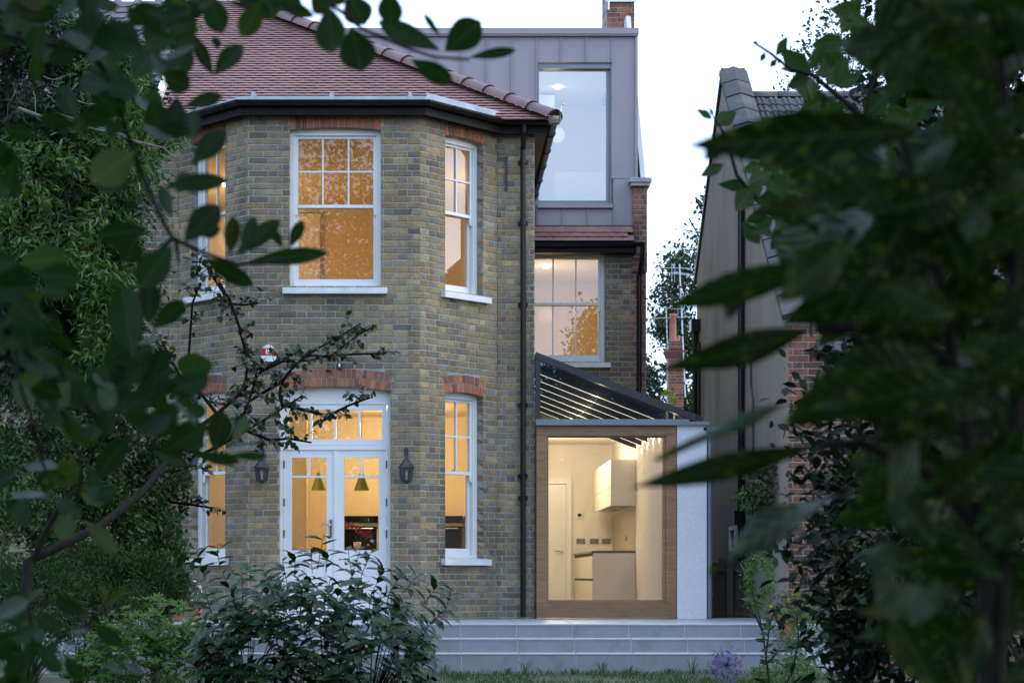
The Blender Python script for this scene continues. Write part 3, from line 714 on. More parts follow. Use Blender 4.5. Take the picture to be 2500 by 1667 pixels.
# ------------------------------------------------------------------ bricks: the largest 300 as pieces, the others joined per wall
def vis(q):
    fr, a, b, za, zb, col, wo, sg, m = q
    c = fr.pt((a+b)/2, (za+zb)/2); px = CX + c.x/c.y*FPX; py = CY - (c.z-EYE)/c.y*FPX
    if not sg: return 0
    face = abs(fr.n.y) if fr.n.y < 0 else 0
    ar = (b-a)*(zb-za)*face/c.y**2*FPX**2
    if not (640 < px < 1310 and 270 < py < 1330) : ar *= .2
    if px < 1080 and 1230 < py: ar *= .3
    return ar
order = sorted(range(len(BR)), key=lambda i: -vis(BR[i]))
chosen = set(i for i in order if BR[i][1] > .002 and abs((BR[i][2]-BR[i][1]) - .215) < .002 or abs((BR[i][2]-BR[i][1]) - .1025) < .002)
chosen = set([i for i in order if i in chosen][:295])
bm_ = {}
def unit_brick(L, v):
    if (L, v) not in bm_:
        mb = MB(); f0 = Fr((0, 0), (1, 0)); r2 = random.Random(v); 
        brick_geom(mb, f0, 0, L, 0, CH - JT, None, .1, 0)
        mb.v = [(x + r2.uniform(-.0025, .0025), y + r2.uniform(-.0012, .0012), z + r2.uniform(-.0025, .0025)) if y > -.0 and y < .02 else (x, y, z) for x, y, z in mb.v]
        me = mb.mesh("brick"); me.materials.append(M['brick1']); bm_[(L, v)] = me
    return bm_[(L, v)]
rest = {}
for i, q in enumerate(BR):
    fr, a, b, za, zb, col, wo, sg, m = q
    j = rnd.uniform(-.0015, .0025)
    if i in chosen:
        L = .215 if b - a > .15 else .1025
        o = piece("brick", unit_brick(L, rnd.randrange(5)), None, wo, fr.pt(a, za, j), rot=(0, 0, fr.ang), col=col)
    else:
        rest.setdefault((wo, m), MB()); brick_geom(rest[(wo, m)], fr, a, b, za, zb, col, .10, j)
for (wo, m), mb in rest.items():
    o = mb.build("brickwork", M[m], wo, fix=False); o["kind"] = "stuff"
# ------------------------------------------------------------------ glazed kitchen extension
ext = empty("glass_extension", (2.2, 22.9, 0), "glass roofed kitchen extension with oak framed picture window and white pier", "extension")
EY = 22.85
mb = MB(); mb.box((1.254, EY, .205), (1.388, EY+.12, 2.238)); mb.box((2.842, EY, .205), (2.970, EY+.12, 2.238)); oakf = mb.build("oak_frame", M['oak'], ext)
mb = MB(); mb.box((1.254, EY+.001, 2.239), (2.970, EY+.12, 2.366)); mb.build("frame_head", M['oakh'], oakf)
mb = MB(); mb.box((1.254, EY-.004, .012), (2.970, EY+.12, .204)); mb.build("frame_sill", M['oakh'], oakf)
mb = MB(); mb.box((1.388, EY+.05, .205), (1.402, EY+.11, 2.238)).box((2.80, EY+.03, .205), (2.842, EY+.11, 2.238)).box((1.402, EY+.04, .205), (2.80, EY+.11, .228)).box((1.402, EY+.05, 2.222), (2.80, EY+.11, 2.238)); mb.build("glazing_bead", M['oak'], oakf)
mb = MB(); mb.box((1.398, EY+.075, .222), (2.805, EY+.083, 2.226)); mb.build("pane", M['glassbig'], oakf)
mb = MB(); mb.box((2.9775, EY, 0), (3.338, 31.2, 2.365)); pier = mb.build("white_pier", M['render'], ext)
mb = MB(); mb.box((2.9705, EY+.02, 0), (2.9770, EY+.1, 2.36)); mb.build("seal", M['darkframe'], ext)
mb = MB(); mb.box((1.2365, EY+.02, 0), (1.2535, EY+.1, 2.36)); mb.build("seal", M['darkframe'], ext)
mb = MB(); mb.box((1.245, EY-.05, 2.367), (3.362, EY+.13, 2.410)).box((1.245, EY-.045, 2.411), (3.12, EY+.10, 2.440)).box((3.338, EY+.13, 2.34), (3.36, 27.4, 2.41)).box((2.99, EY+.131, 2.368), (3.337, 27.4, 2.41)); mb.build("ledge_flashing", M['grey_metal'], ext)
SL = .392
rz = lambda x: 3.256 - SL*(x - 1.267)
mb = MB()
mb.prism([(1.245, rz(1.245)), (3.20, rz(3.20)), (3.20, rz(3.20)-.085), (1.245, rz(1.245)-.085)], lambda p, t: (p[0], t, p[1]), EY-.02, EY+.08)
mb.box((1.240, EY-.015, 2.441), (1.300, EY+.075, 3.17)); gf = mb.build("gable_frame", M['darkframe'], ext)
mb = MB(); mb.prism([(1.30, 2.441), (2.99, 2.441), (1.30, rz(1.30)-.085)], lambda p, t: (p[0], t, p[1]), EY+.03, EY+.036); mb.build("pane", M['glassroof'], gf)
mb = MB(); mb.box((2.855, EY+.06, 2.441), (2.875, EY+.12, 2.55)); mb.build("lit_wall_edge", M['cab'], gf)  # cream strip standing in for the lit top edge of the inner wall
RY = [23.15 + .7*k for k in range(7)]
ys = [EY] + [y + .0 for y in RY] + [27.36]
for i in range(len(ys)-1):
    mb = MB(); mb.prism([(1.25, rz(1.25)), (3.25, rz(3.25)), (3.25, rz(3.25)-.012), (1.25, rz(1.25)-.012)], lambda p, t: (p[0], t, p[1]), ys[i]+.012, ys[i+1]-.012)
    mb.build("roof_pane", M['glassroof'], ext)
for y in RY:
    mb = MB(); mb.prism([(1.25, rz(1.25)-.046), (2.962, rz(2.962)-.046), (2.962, rz(2.962)-.215), (1.25, rz(1.25)-.215)], lambda p, t: (p[0], t, p[1]), y, y+.045)
    fo = mb.build("rafter", M['darkframe'], ext)
    mb = MB(); mb.prism([(1.26, rz(1.26)-.211), (2.955, rz(2.955)-.211), (2.955, rz(2.955)-.216), (1.26, rz(1.26)-.216)], lambda p, t: (p[0], t, p[1]), y-.008, y-.0005); mb.build("led_strip", M['led'], fo)
    L = bpy.data.lights.new("led_end_light", 'POINT'); L.energy = .55; L.color = (1, .74, .42); L.shadow_soft_size = .012
    lo = bpy.data.objects.new("led_end_light", L); C.objects.link(lo); lo.location = (2.925, y - .004, rz(2.925) - .235); par(lo, fo)
    L = bpy.data.lights.new("led_strip_light", 'POINT'); L.energy = 1.3; L.color = (1, .78, .5); L.shadow_soft_size = .03
    lo = bpy.data.objects.new("led_strip_light", L); C.objects.link(lo); lo.location = (2.0, y - .02, rz(2.0) - .26); par(lo, fo)
    mb = MB(); mb.prism([(1.25, rz(1.25)+.018), (3.25, rz(3.25)+.018), (3.25, rz(3.25)-.045), (1.25, rz(1.25)-.045)], lambda p, t: (p[0], t, p[1]), y-.0115, y+.0115); mb.build("glazing_bar", M['darkframe'], fo)
mb = MB(); mb.prism([(3.18, rz(3.18)+.02), (3.30, rz(3.30)+.02), (3.30, rz(3.3)-.09), (3.18, rz(3.18)-.09)], lambda p, t: (p[0], t, p[1]), EY+.081, 27.36); mb.build("eave_gutter", M['darkframe'], ext)
mb = MB(); mb.box((1.255, 22.98, -.05), (2.97, 31, .003)); mb.build("floor", mat("pale_floor", (.55, .5, .43), (.5, .46, .4), 4, .4), ext)
mb = MB(); mb.box((1.2355, 22.98, .004), (1.2545, 31, 2.75)).box((1.255, 31.0, .004), (2.96, 31.1, 2.75)).box((1.255, 27.45, 2.70), (2.96, 31.0, 2.76)).box((2.962, EY+.13, .004), (2.9765, 27.2, 2.36)).box((2.962, 27.2, .004), (2.9765, 31.0, 2.70)); mb.build("plaster_wall", M['plaster'], ext)
mb = MB(); mb.box((2.965, EY+.14, 2.366), (2.9765, 27.4, 2.56)); mb.build("wall_head", M['plaster'], ext)
# grey downpipe on the white pier
mb = MB(); mb.tube([(3.38, 22.9, 2.30), (3.38, 22.9, .01)], .034, 12); mb.tube([(3.38, 22.9, .26), (3.38, 22.9, .33)], .041, 12); mb.box((3.30, 22.85, 2.30), (3.47, 22.97, 2.345)); mb.build("downpipe", M['grey_metal'], ext)
def warm(name, kind, loc, e, col, size, rot=None, parent=None):
    L = bpy.data.lights.new(name, 'POINT'); L.energy = e; L.color = col; L.shadow_soft_size = size
    lo = bpy.data.objects.new(name, L); C.objects.link(lo); lo.location = loc; return lo
bulb(1.9, 29.0, 2.675, 18, (1, .79, .53), lab="unseen downlight added to brighten the far end of the kitchen extension")  # added lamp, raises the brightness of the extension interior
bulb(1.9, 28.0, 2.675, 16, (1, .79, .53), lab="unseen downlight added to brighten where the extension meets the house")  # second added lamp for interior brightness, not a visible fitting
# kitchen furniture in the extension
bc = empty("base_cabinet", (2.64, 29, 0), "cream base cabinet with dark worktop in the kitchen extension", "cabinet")
mb = MB(); mb.box((2.345, 27.42, .08), (2.955, 30.98, .855)); mb.build("carcass", M['cab'], bc)
mb = MB(); mb.box((2.335, 27.40, .004), (2.957, 27.419, .862)); mb.build("end_panel", M['cab'], bc)
for k in range(6):
    y0 = 27.43 + k*.592
    for z0, z1 in ((.09, .45), (.487, .815)):
        mb = MB(); mb.box((2.325, y0+.003, z0), (2.344, y0+.589, z1)); mb.build("drawer_front", M['cab'], bc)
mb = MB(); mb.box((2.336, 27.43, .451), (2.3445, 30.98, .486)).box((2.336, 27.43, .816), (2.3445, 30.98, .854)); mb.build("handle_groove", mat("groove", (.12, .09, .06), None, 4, .7), bc)
mb = MB(); mb.box((2.315, 27.395, .863), (2.960, 30.99, .892)); mb.build("worktop", M['counter'], bc)
mb = MB(); mb.box((2.45, 28.2, .893), (2.90, 28.9, .905)); mb.build("hob", M['blackgl'], bc)
wc = empty("wall_cabinet", (2.78, 29, 1.555), "cream wall cabinet with cooker hood underneath above the worktop", "cabinet")
mb = MB(); mb.box((2.612, 27.41, 1.566), (2.957, 30.5, 2.235)); mb.build("carcass", M['cab'], wc)
mb = MB(); mb.box((2.596, 27.40, 1.556), (2.957, 27.409, 2.236)); mb.build("end_panel", M['cab'], wc)
for k in range(3):
    for z0, z1 in ((1.558, 1.825), (1.831, 2.234)):
        mb = MB(); mb.box((2.596, 27.413+k*1.03, z0), (2.611, 27.413+k*1.03+1.024, z1)); mb.build("cabinet_door", M['cab'], wc)
mb = MB(); mb.box((2.63, 27.5, 1.556), (2.94, 28.9, 1.5655)).box((2.66, 27.9, 1.548), (2.70, 28.2, 1.5555)).box((2.80, 27.9, 1.548), (2.84, 28.2, 1.5555)); mb.build("cooker_hood", M['steel'], wc)
mb = MB(); mb.box((2.9585, 27.42, .894), (2.9612, 30.99, 1.55)); o = mb.build("splashback", mat("splashback", (.40, .33, .24), (.38, .31, .23), 2, .35)); tag(o, "beige splashback panel between worktop and wall cabinet", "splashback")
dr = empty("interior_door", (1.82, 30.96, 0), "white panelled interior door at the back of the kitchen extension", "door")
mb = MB(); mb.box((1.46, 30.955, .01), (2.185, 30.985, 2.04)); leaf = mb.build("door_leaf", M['plastic'], dr)
for z0, z1 in ((.2, .75), (.95, 1.9)):
    for x0, x1 in ((1.55, 1.80), (1.85, 2.10)):
        mb = MB(); mb.box((x0, 30.945, z0), (x1, 30.9545, z1)); mb.build("panel", M['plastic'], leaf)
mb = MB(); mb.box((2.19, 30.93, .004), (2.275, 30.998, 2.15)).box((1.37, 30.93, .004), (1.455, 30.998, 2.15)).box((1.456, 30.93, 2.05), (2.189, 30.998, 2.15)); mb.build("architrave", M['plastic'], dr)
mb = MB(); mb.tube([(2.12, 30.95, .93), (2.12, 30.90, .93), (2.0, 30.895, .935)], .01, 8); mb.lathe([(0, 0), (.025, 0), (.025, .01)], (2.12, 30.94, .92), 10); mb.build("handle", M['steel'], leaf)
mb = MB(); mb.box((2.37, 30.97, 1.485), (2.455, 30.999, 1.575)); th = mb.build("thermostat", M['plastic']); tag(th, "square white thermostat with a dark screen on the kitchen wall", "thermostat")
mb = MB(); mb.box((2.385, 30.965, 1.51), (2.44, 30.9695, 1.56)); mb.build("screen", M['blackgl'], th)
sock = MB(); sock.box((-.073, -.012, -.043), (.073, 0, .043)); sme = sock.mesh("socket"); sme.materials.append(M['steel'])
slot = MB()
for x in (-.04, .04):
    slot.box((x-.006, -.0135, .002), (x+.006, -.0121, .022)).box((x-.02, -.0135, -.025), (x-.012, -.0121, -.012)).box((x+.012, -.0135, -.025), (x+.02, -.0121, -.012))
slme = slot.mesh("socket_slots"); slme.materials.append(M['blackgl'])
for lab, loc, rz_ in (("double wall socket beside the kitchen cabinets on the cream wall", (2.20+.237, 30.999, 1.10), 0), ("double wall socket above the worktop on the far kitchen wall", (2.66, 30.999, 1.10), 0), ("double wall socket in the corner above the worktop", (2.86, 30.999, 1.10), 0), ("double wall socket on the splashback under the cabinet", (2.9583, 28.7, 1.10), R(-90))):
    o = piece("wall_socket", sme, None, None, loc, rot=(0, 0, rz_)); tag(o, lab, "socket", "double wall sockets in the kitchen extension"); WL[o] = Vector((0, 0, 0))
    s_ = bpy.data.objects.new("socket_slots", slme); C.objects.link(s_); s_.parent = o
# kitchen behind the French doors
ki = empty("kitchen_island", (-.9, 25, 0), "brown topped kitchen island behind the French doors", "island")
mb = MB(); mb.box((-2.3, 24.65, .01), (.4, 25.35, .83)); mb.build("body", M['cab'], ki)
mb = MB(); mb.box((-2.35, 24.6, .831), (.45, 25.4, .872)); mb.build("worktop", mat("wood_top", (.20, .11, .05), (.15, .08, .035), 6, .4, stretch=(1, 6, 1)), ki)
for k, x in enumerate((-1.42, -.80, -.18, .44)):
    ov = empty("wall_oven", (x+.29, 27.25, .8), ["built in black oven seen through the right French door", "black oven with steel trim next to the orchid", "black oven in the kitchen wall behind the bay corner", "black oven seen through the right bay sash window"][k], "oven", "ovens in the kitchen wall")
    mb = MB(); mb.box((x, 27.235, .72), (x+.58, 27.298, 1.245)); mb.build("door_glass", M['blackgl'], ov)
    mb = MB(); mb.box((x, 27.23, 1.25), (x+.60, 27.298, 1.295)); mb.build("trim", M['steel'], ov)
    mb = MB(); mb.box((x, 27.235, 1.30), (x+.60, 27.298, 1.40)); mb.build("control_panel", M['blackgl'], ov)
    mb = MB(); mb.tube([(x+.05, 27.19, 1.215), (x+.53, 27.19, 1.215)], .012, 8); mb.tube([(x+.07, 27.19, 1.215), (x+.07, 27.236, 1.215)], .008, 6); mb.tube([(x+.51, 27.19, 1.215), (x+.51, 27.236, 1.215)], .008, 6); mb.build("handle", M['steel'], ov)
for x, lab in ((-1.517, "lime green cone pendant lamp behind the left French door"), (-.953, "lime green cone pendant lamp behind the right French door")):
    pl = empty("pendant_lamp", (x, 24.5, 1.645), lab, "pendant lamp", "lime pendant lamps over the kitchen island")
    mb = MB(); mb.smooth = True; mb.lathe([(.099, 0), (.096, .012), (.06, .12), (.028, .215), (.014, .235), (0, .238)], (x, 24.5, 1.645), 20); mb.build("lamp_shade", M['lime'], pl)
    mb = MB(); mb.tube([(x, 24.5, 1.88), (x, 24.5, 2.849)], .004, 5); mb.build("cord", M['plastic'], pl)
    mb = MB(); mb.lathe([(.05, 0), (.05, -.03), (.03, -.045)], (x, 24.5, 2.849), 12); mb.build("ceiling_rose", M['lime'], pl)
    mb = MB(); mb.lathe([(0, .03), (.022, .035), (.028, .06), (.015, .1)], (x, 24.5, 1.645), 10); mb.build("bulb", M['bulb'], pl)
vz = empty("flower_vase", (-1.02, 24.75, .872), "small cream pot of pink orchids on the kitchen island", "flower vase")
mb = MB(); mb.smooth = True; mb.lathe([(0, 0), (.04, 0), (.05, .05), (.052, .1), (.047, .1), (.045, .02), (0, .015)], (-1.02, 24.75, .873), 14); mb.build("pot", M['cab'], vz)
M['pink'] = mat("orchid_pink", (.42, .03, .12), (.30, .02, .09), 20, .5); M['stem'] = mat("green_stem", (.06, .11, .03), (.05, .09, .025), 9, .6)
r2 = random.Random(3)
for k in range(3):
    a = 2.1*k + .4; p0 = Vector((-1.02, 24.75, .96)); top = p0 + Vector((-.12 + .13*k, -.05, .25 - .04*k))
    mb = MB(); mb.tube([p0, p0.lerp(top, .6) + Vector((0, 0, .05)), top], .003, 5); mb.build("stem", M['stem'], vz)
    mb = MB()
    for j in range(16):
        c = top + Vector((r2.uniform(-.08, .06), r2.uniform(-.03, .03), r2.uniform(-.10, .03)))
        for q in range(5):
            an = q*1.256 + r2.random(); d1 = Vector((math.cos(an), -.3, math.sin(an)))*.022; d2 = Vector((math.cos(an+.7), .1, math.sin(an+.7)))*.013
            mb.add([c, c+d2, c+d1, c+d1-d2], [(0, 1, 2, 3)])
    o = mb.build("blossom", M['pink'], vz, fix=False); o["kind"] = "stuff"

# ------------------------------------------------------------------ wall lanterns, alarm box, sensor
M['lampglass'] = glass_mat("lantern_glass", .08, (.7, .72, .75))
def lantern(x, lab):
    z = 1.70; y = 21.86
    e = empty("wall_lantern", (x, 22.0, z), lab, "wall lantern", "black wall lanterns beside the French doors")
    mb = MB(); mb.lathe([(.0, .235), (.014, .225), (.018, .20), (.04, .185), (.046, .165), (.085, .115), (.098, .095), (.098, .085), (0, .09)], (x, y, z), 6); mb.build("lantern_cap", M['darkframe'], e)
    mb = MB()
    for k in range(6):
        a = 2*math.pi*k/6; b = 2*math.pi*(k+1)/6
        p = lambda r, q, zz: Vector((x + r*math.cos(q), y + r*math.sin(q), z + zz))
        mb.tube([p(.078, a, .088), p(.062, a, -.06)], .006, 5); mb.tube([p(.062, a, -.06), p(.062, b, -.06)], .007, 5)
        m1, m2 = p(.078, a, .088).lerp(p(.078, b, .088), .5), p(.062, a, -.06).lerp(p(.062, b, -.06), .5)
        l, r_ = p(.07, a, .014), p(.07, b, .014); mid = m1.lerp(m2, .5)
        for s0, s1 in ((m1, l.lerp(mid, .35)), (l.lerp(mid, .35), m2), (m2, r_.lerp(mid, .35)), (r_.lerp(mid, .35), m1)): mb.tube([s0, s1], .0022, 4)
    mb.lathe([(0, -.10), (.012, -.095), (.025, -.08), (.06, -.066), (.062, -.056), (0, -.056)], (x, y, z), 8); mb.build("lantern_frame", M['darkframe'], e)
    mb = MB(); mb.lathe([(.073, .086), (.058, -.055)], (x, y, z), 6); mb.build("glass", M['lampglass'], e)
    mb = MB(); mb.lathe([(0, -.05), (.012, -.05), (.014, .0), (.02, .03), (.012, .06), (0, .065)], (x, y, z), 10); mb.build("bulb", M['plastic'], e)
    mb = MB(); mb.tube([(x, 21.995, z+.30), (x, 21.95, z+.335), (x, 21.88, z+.31), (x, y, z+.235)], .006, 7); mb.box((x-.02, 21.985, z+.24), (x+.02, 22.0, z+.33)); mb.build("bracket", M['darkframe'], e)
lantern(-2.02, "black lantern on the brick wall half hidden below blurred leaves"); lantern(-.326, "black lantern on the brick wall next to the right French door hinge")
al = empty("alarm_box", (-1.945, 22.0, 2.9), "white and red burglar alarm box on the bay wall behind twigs", "alarm box")
def ell(cx, cz, rx, rz__, z0=None, z1=None, n=28):
    pts = [(cx + rx*math.cos(2*math.pi*k/n), cz + rz__*math.sin(2*math.pi*k/n)) for k in range(n)]
    if z0 is not None: pts = [(x, min(max(z, z0), z1)) for x, z in pts]
    return pts
ax, az = -1.950, .526 + (1405-867)*21.95/FPX
fn = lambda p, t: (p[0], t, p[1])
mb = MB(); mb.prism(ell(ax, az, .088, .125), fn, 21.945, 22.0); mb.build("case", M['plastic'], al)
mb = MB(); mb.prism(ell(ax, az, .0872, .122, az-.002, az+.085), fn, 21.9415, 21.9449); mb.build("red_band", M['alarm_red'], al)
mb = MB(); mb.prism(ell(ax, az, .085, .12, az-.125, az-.075), fn, 21.9415, 21.9449); mb.build("navy_base", M['navy'], al)
fc = bpy.data.curves.new("lettering", 'FONT'); fc.body = "IP"; fc.size = .085; fc.extrude = .001; fc.align_x = 'CENTER'; fc.align_y = 'CENTER'; fc.offset = .003
fo = bpy.data.objects.new("lettering", fc); C.objects.link(fo); fo.location = (ax - .002, 21.939, az + .042); fo.rotation_euler = (R(90), 0, 0); bpy.context.view_layer.update(); lm = bpy.data.meshes.new_from_object(fo.evaluated_get(bpy.context.evaluated_depsgraph_get())); lm.materials.clear(); lm.materials.append(M['plastic'])
lo_ = bpy.data.objects.new("lettering", lm); C.objects.link(lo_); lo_.location = fo.location; lo_.rotation_euler = fo.rotation_euler; bpy.data.objects.remove(fo); lo_.name = "lettering"; par(lo_, al)
mb = MB(); mb.box((-1.135, 21.96, 2.96), (-1.085, 22.0, 3.03)); sn = mb.build("motion_sensor", M['darkframe']); tag(sn, "tiny black sensor on the brickwork above the French door arch", "sensor")
mb = MB(); mb.box((-1.127, 21.952, 2.985), (-1.105, 21.9595, 3.02)); mb.build("lens", M['plastic'], sn)

# ------------------------------------------------------------------ adjoining house on the left
BR.clear()
nl = empty("adjoining_house", (-5, 23, 0), "adjoining brick house with dark purple brown tiles behind the trees", "house")
NLF = Fr((-8.5, 22.95), (-3.425, 22.95))
wl = wall("wall", NLF, Z0, 5.95, [], nl, colfn=lambda *q: tuple(x*.8 for x in stock()))
mbk = MB()
for q in BR: brick_geom(mbk, q[0], q[1], q[2], q[3], q[4], q[5])
o = mbk.build("brickwork", M['brick'], wl, fix=False); o["kind"] = "stuff"
mb = MB(); sweep(mb, [(-8.5, 22.95), (-3.47, 22.95)], gp + gin); mb.build("gutter", M['black'], nl)
mb = MB(); mb.add([(-9, 22.7, 6.03), (-3.47, 22.7, 6.03), (-3.47, 27, 6.03+4.3*TP), (-9, 27, 6.03+4.3*TP)], [(0, 1, 2, 3)]); nr = mb.build("roof", M['soffit'], nl, fix=False)
mb = MB(); mb.box((-8.5, 22.79, 5.9), (-3.47, 22.948, 6.09)); mb.build("fascia", M['soffit'], nl)
big = MB()
for r_ in range(18):
    for c_ in range(19):
        x = -3.62 - c_*.295; y = 22.66 + r_*.285*math.cos(PIT); z = 6.07 + r_*.285*math.sin(PIT)
        if x < -8.9: continue
        m_ = Matrix.Translation((x, y, z + rnd.uniform(0, .006))) @ Rm; v = []
        for yy, zo in ((0, .0), (.33, -.022)):
            for xx, zz in ((-.147, 0), (-.10, .035), (-.05, .035), (-.01, 0), (.147, .0)): v.append(m_ @ Vector((xx, yy, zz + zo + .01)))
        v += [m_ @ Vector((-.147, 0, -.012)), m_ @ Vector((.147, 0, -.012))]
        big.add(v, [(0, 1, 6, 5), (1, 2, 7, 6), (2, 3, 8, 7), (3, 4, 9, 8), (10, 11, 4, 3, 2, 1, 0)])
o = big.build("roof_tiling", M['purpletile'], nr, fix=False); o["kind"] = "stuff"

# ------------------------------------------------------------------ rendered house on the right
nh = empty("rendered_house", (4.2, 25, LAWN), "brown rendered gable house with tiled coping behind the dark shrubs", "house")
GX = 4.0
gab = [(21.1, LAWN), (28.4, LAWN), (28.4, 5.05), (25.8, 7.45), (21.1, 3.40)]
mb = MB(); mb.prism(gab, lambda p, t: (t, p[0], p[1]), GX, GX + .25); mb.build("gable_wall", M['nrender'], nh)
def coping_run(a, b, nseg):
    A, B = Vector((0,) + a), Vector((0,) + b)
    for k in range(nseg):
        p, q = A.lerp(B, k/nseg), A.lerp(B, (k+1)/nseg - .006)
        t = (B - A).normalized(); up = Vector((1, 0, 0)).cross(t); up = up if up.z > 0 else -up
        prof = [(-.06, -.02), (-.06, .05), (.13, .115), (.32, .05), (.32, -.02)]
        v = [Vector((GX + x, 0, 0)) + p + up*(h + .004*(k % 2)) for x, h in prof] + [Vector((GX + x, 0, 0)) + q + up*(h + .004*(k % 2)) for x, h in prof]
        MB().add(v, [(0, 1, 2, 3, 4), (9, 8, 7, 6, 5)] + [(i, i+5, (i+1) % 5 + 5, (i+1) % 5) for i in range(5)]).build("coping_tile", M['darktile'], nh)
coping_run((25.8, 7.46), (21.1, 3.41), 15)
mb = MB(); mb.prism([(25.8, 7.46), (28.5, 4.98), (28.5, 5.06), (25.8, 7.54)], lambda p, t: (t, p[0], p[1]), GX - .035, GX + .3); mb.build("verge", M['darkframe'], nh)
mb = MB(); mb.add([(GX+.25, 21.0, 3.0), (11, 21.0, 3.0), (11, 25.8, 7.12), (GX+.25, 25.8, 7.12), (11, 28.5, 4.8), (GX+.25, 28.5, 4.8)], [(0, 1, 2, 3), (3, 2, 4, 5)]); nroof = mb.build("roof", M['soffit'], nh, fix=False)
p2 = math.atan2(4.12, 4.8); R2 = Matrix.Rotation(p2, 4, 'X'); big = MB()
for r_ in range(32):
    for c_ in range(36):
        x = GX + .40 + c_*.18 ; y = 20.95 + r_*.20*math.cos(p2); z = 3.04 + r_*.20*math.sin(p2)
        if z > 7.05: continue
        m_ = Matrix.Translation((x, y, z)) @ R2; v = []
        for yy, zo in ((0, .0), (.23, -.018)):
            for xx, zz in ((-.09, 0), (-.072, .018), (-.042, .018), (-.024, 0), (.018, 0), (.036, .018), (.066, .018), (.089, .0)): v.append(m_ @ Vector((xx, yy, zz + zo + .012)))
        v += [m_ @ Vector((-.09, 0, -.012)), m_ @ Vector((.089, 0, -.012))]
        big.add(v, [(k, k+1, k+9, k+8) for k in range(7)] + [(16, 17, 7, 6, 5, 4, 3, 2, 1, 0)])
o = big.build("roof_tiling", M['darktile'], nroof, fix=False); o["kind"] = "stuff"
x = GX + .3
while x < 10.5:
    half_tile((x, 25.8, 7.12), (x + .44, 25.8, 7.12), .12, "ridge_tile", M['darktile'], nroof, lip=.004); x += .45
BR.clear()
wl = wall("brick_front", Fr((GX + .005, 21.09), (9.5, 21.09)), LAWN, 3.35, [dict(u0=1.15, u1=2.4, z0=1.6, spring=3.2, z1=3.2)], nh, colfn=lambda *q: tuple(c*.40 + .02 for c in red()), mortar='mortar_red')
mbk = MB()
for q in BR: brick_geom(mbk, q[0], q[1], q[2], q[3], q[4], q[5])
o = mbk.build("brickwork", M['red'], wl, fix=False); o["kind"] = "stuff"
mb = MB(); mb.box((GX+1.1, 20.98, 3.21), (GX+2.5, 21.2, 3.36)).box((GX+1.16, 21.12, 1.6), (GX+1.23, 21.2, 3.2)).box((GX+2.33, 21.12, 1.6), (GX+2.4, 21.2, 3.2)); mb.build("window_frame", M['white'], nh)
mb = MB(); mb.box((GX+1.23, 21.16, 1.6), (GX+2.33, 21.18, 3.2)); mb.build("pane", M['blackgl'], nh)
mb = MB(); mb.tube([(GX-.05, 24.0, 5.3), (GX-.05, 24.0, .9), (GX-.06, 23.97, .86), (GX-.06, 23.97, LAWN)], .045, 10); pp = mb.build("soil_pipe", M['black'], nh)
for z in (1.9, 1.2, 3.2):
    mb = MB(); mb.tube([(GX-.05, 24.0, z), (GX-.05, 24.0, z+.09)], .056, 10); mb.build("pipe_collar", M['black'], pp)
mb = MB(); mb.tube([(GX-.05, 24.0, 1.85), (GX-.05, 24.12, 1.95), (GX-.05, 24.14, 2.2), (GX, 24.16, 2.24)], .022, 8); mb.build("waste_branch", M['black'], pp)
mb = MB(); mb.box((GX-.14, 24.0, 1.18), (GX-.01, 24.16, 1.36)); mb.tube([(GX-.07, 24.1, 1.36), (GX-.07, 24.1, 1.5), (GX, 24.1, 1.55)], .02, 7); mb.build("hopper", M['black'], pp)
mb = MB(); mb.tube([(GX-.02, 23.45, 3.3), (GX-.02, 23.45, 2.9), (GX-.02, 23.3, 2.7), (GX-.02, 23.3, .4)], .012, 6); mb.build("cable_pipe", M['darkframe'], nh)
mb = MB(); mb.tube([(GX-.06, 28.1, 4.3), (GX-.06, 28.1, LAWN)], .05, 10); mb.box((GX-.14, 28.0, 4.2), (GX+.0, 28.25, 4.38)); mb.tube([(GX-.05, 27.8, 4.0), (GX-.05, 27.8, LAWN)], .025, 8); mb.build("downpipe", M['black'], nh)
for y0, z0, z1, op in ((24.35, .85, 1.18, .12), (24.35, .02, .62, 0)):
    mb = MB()
    xa = GX - .03
    mb.box((xa-.04, y0, z0), (xa+.03, y0+.05, z1)).box((xa-.04, y0+.5, z0), (xa+.03, y0+.55, z1)).box((xa-.04, y0+.05, z0), (xa+.03, y0+.5, z0+.05)).box((xa-.04, y0+.05, z1-.05), (xa+.03, y0+.5, z1))
    wo_ = mb.build("window_frame", M['white'], nh)
    mb = MB(); mb.box((xa-.005, y0+.05, z0+.05), (xa+.005, y0+.5, z1-.05)); mb.build("pane", M['blackgl'], wo_)
# close-board fence between the terrace and the rendered house
fe = empty("garden_fence", (3.8, 23.6, -.5), "old dark vertical board fence beside the white pier", "fence")
x = 3.40; k = 0
while x < 4.95:
    h = .70 + rnd.uniform(-.02, .05); ww = rnd.uniform(.10, .125); yo = 23.62 + (.012 if k % 2 else 0)
    mb = MB(); mb.prism([(x, LAWN), (x+ww, LAWN), (x+ww, h-.03), (x+ww*.8, h), (x+ww*.2, h+.01), (x, h-.025)], lambda p, t: (p[0], t, p[1]), yo, yo+.018); mb.build("fence_board", M['fence'], fe); x += ww - .006; k += 1
for z in (.05, .62):
    mb = MB(); mb.box((3.40, 23.55, z-.035), (4.95, 23.615, z+.035)); mb.build("fence_rail", M['fence'], fe)
for x in (3.72, 4.5):
    mb = MB(); mb.box((x-.04, 23.46, LAWN), (x+.04, 23.548, .82)); mb.build("fence_post", M['fence'], fe)

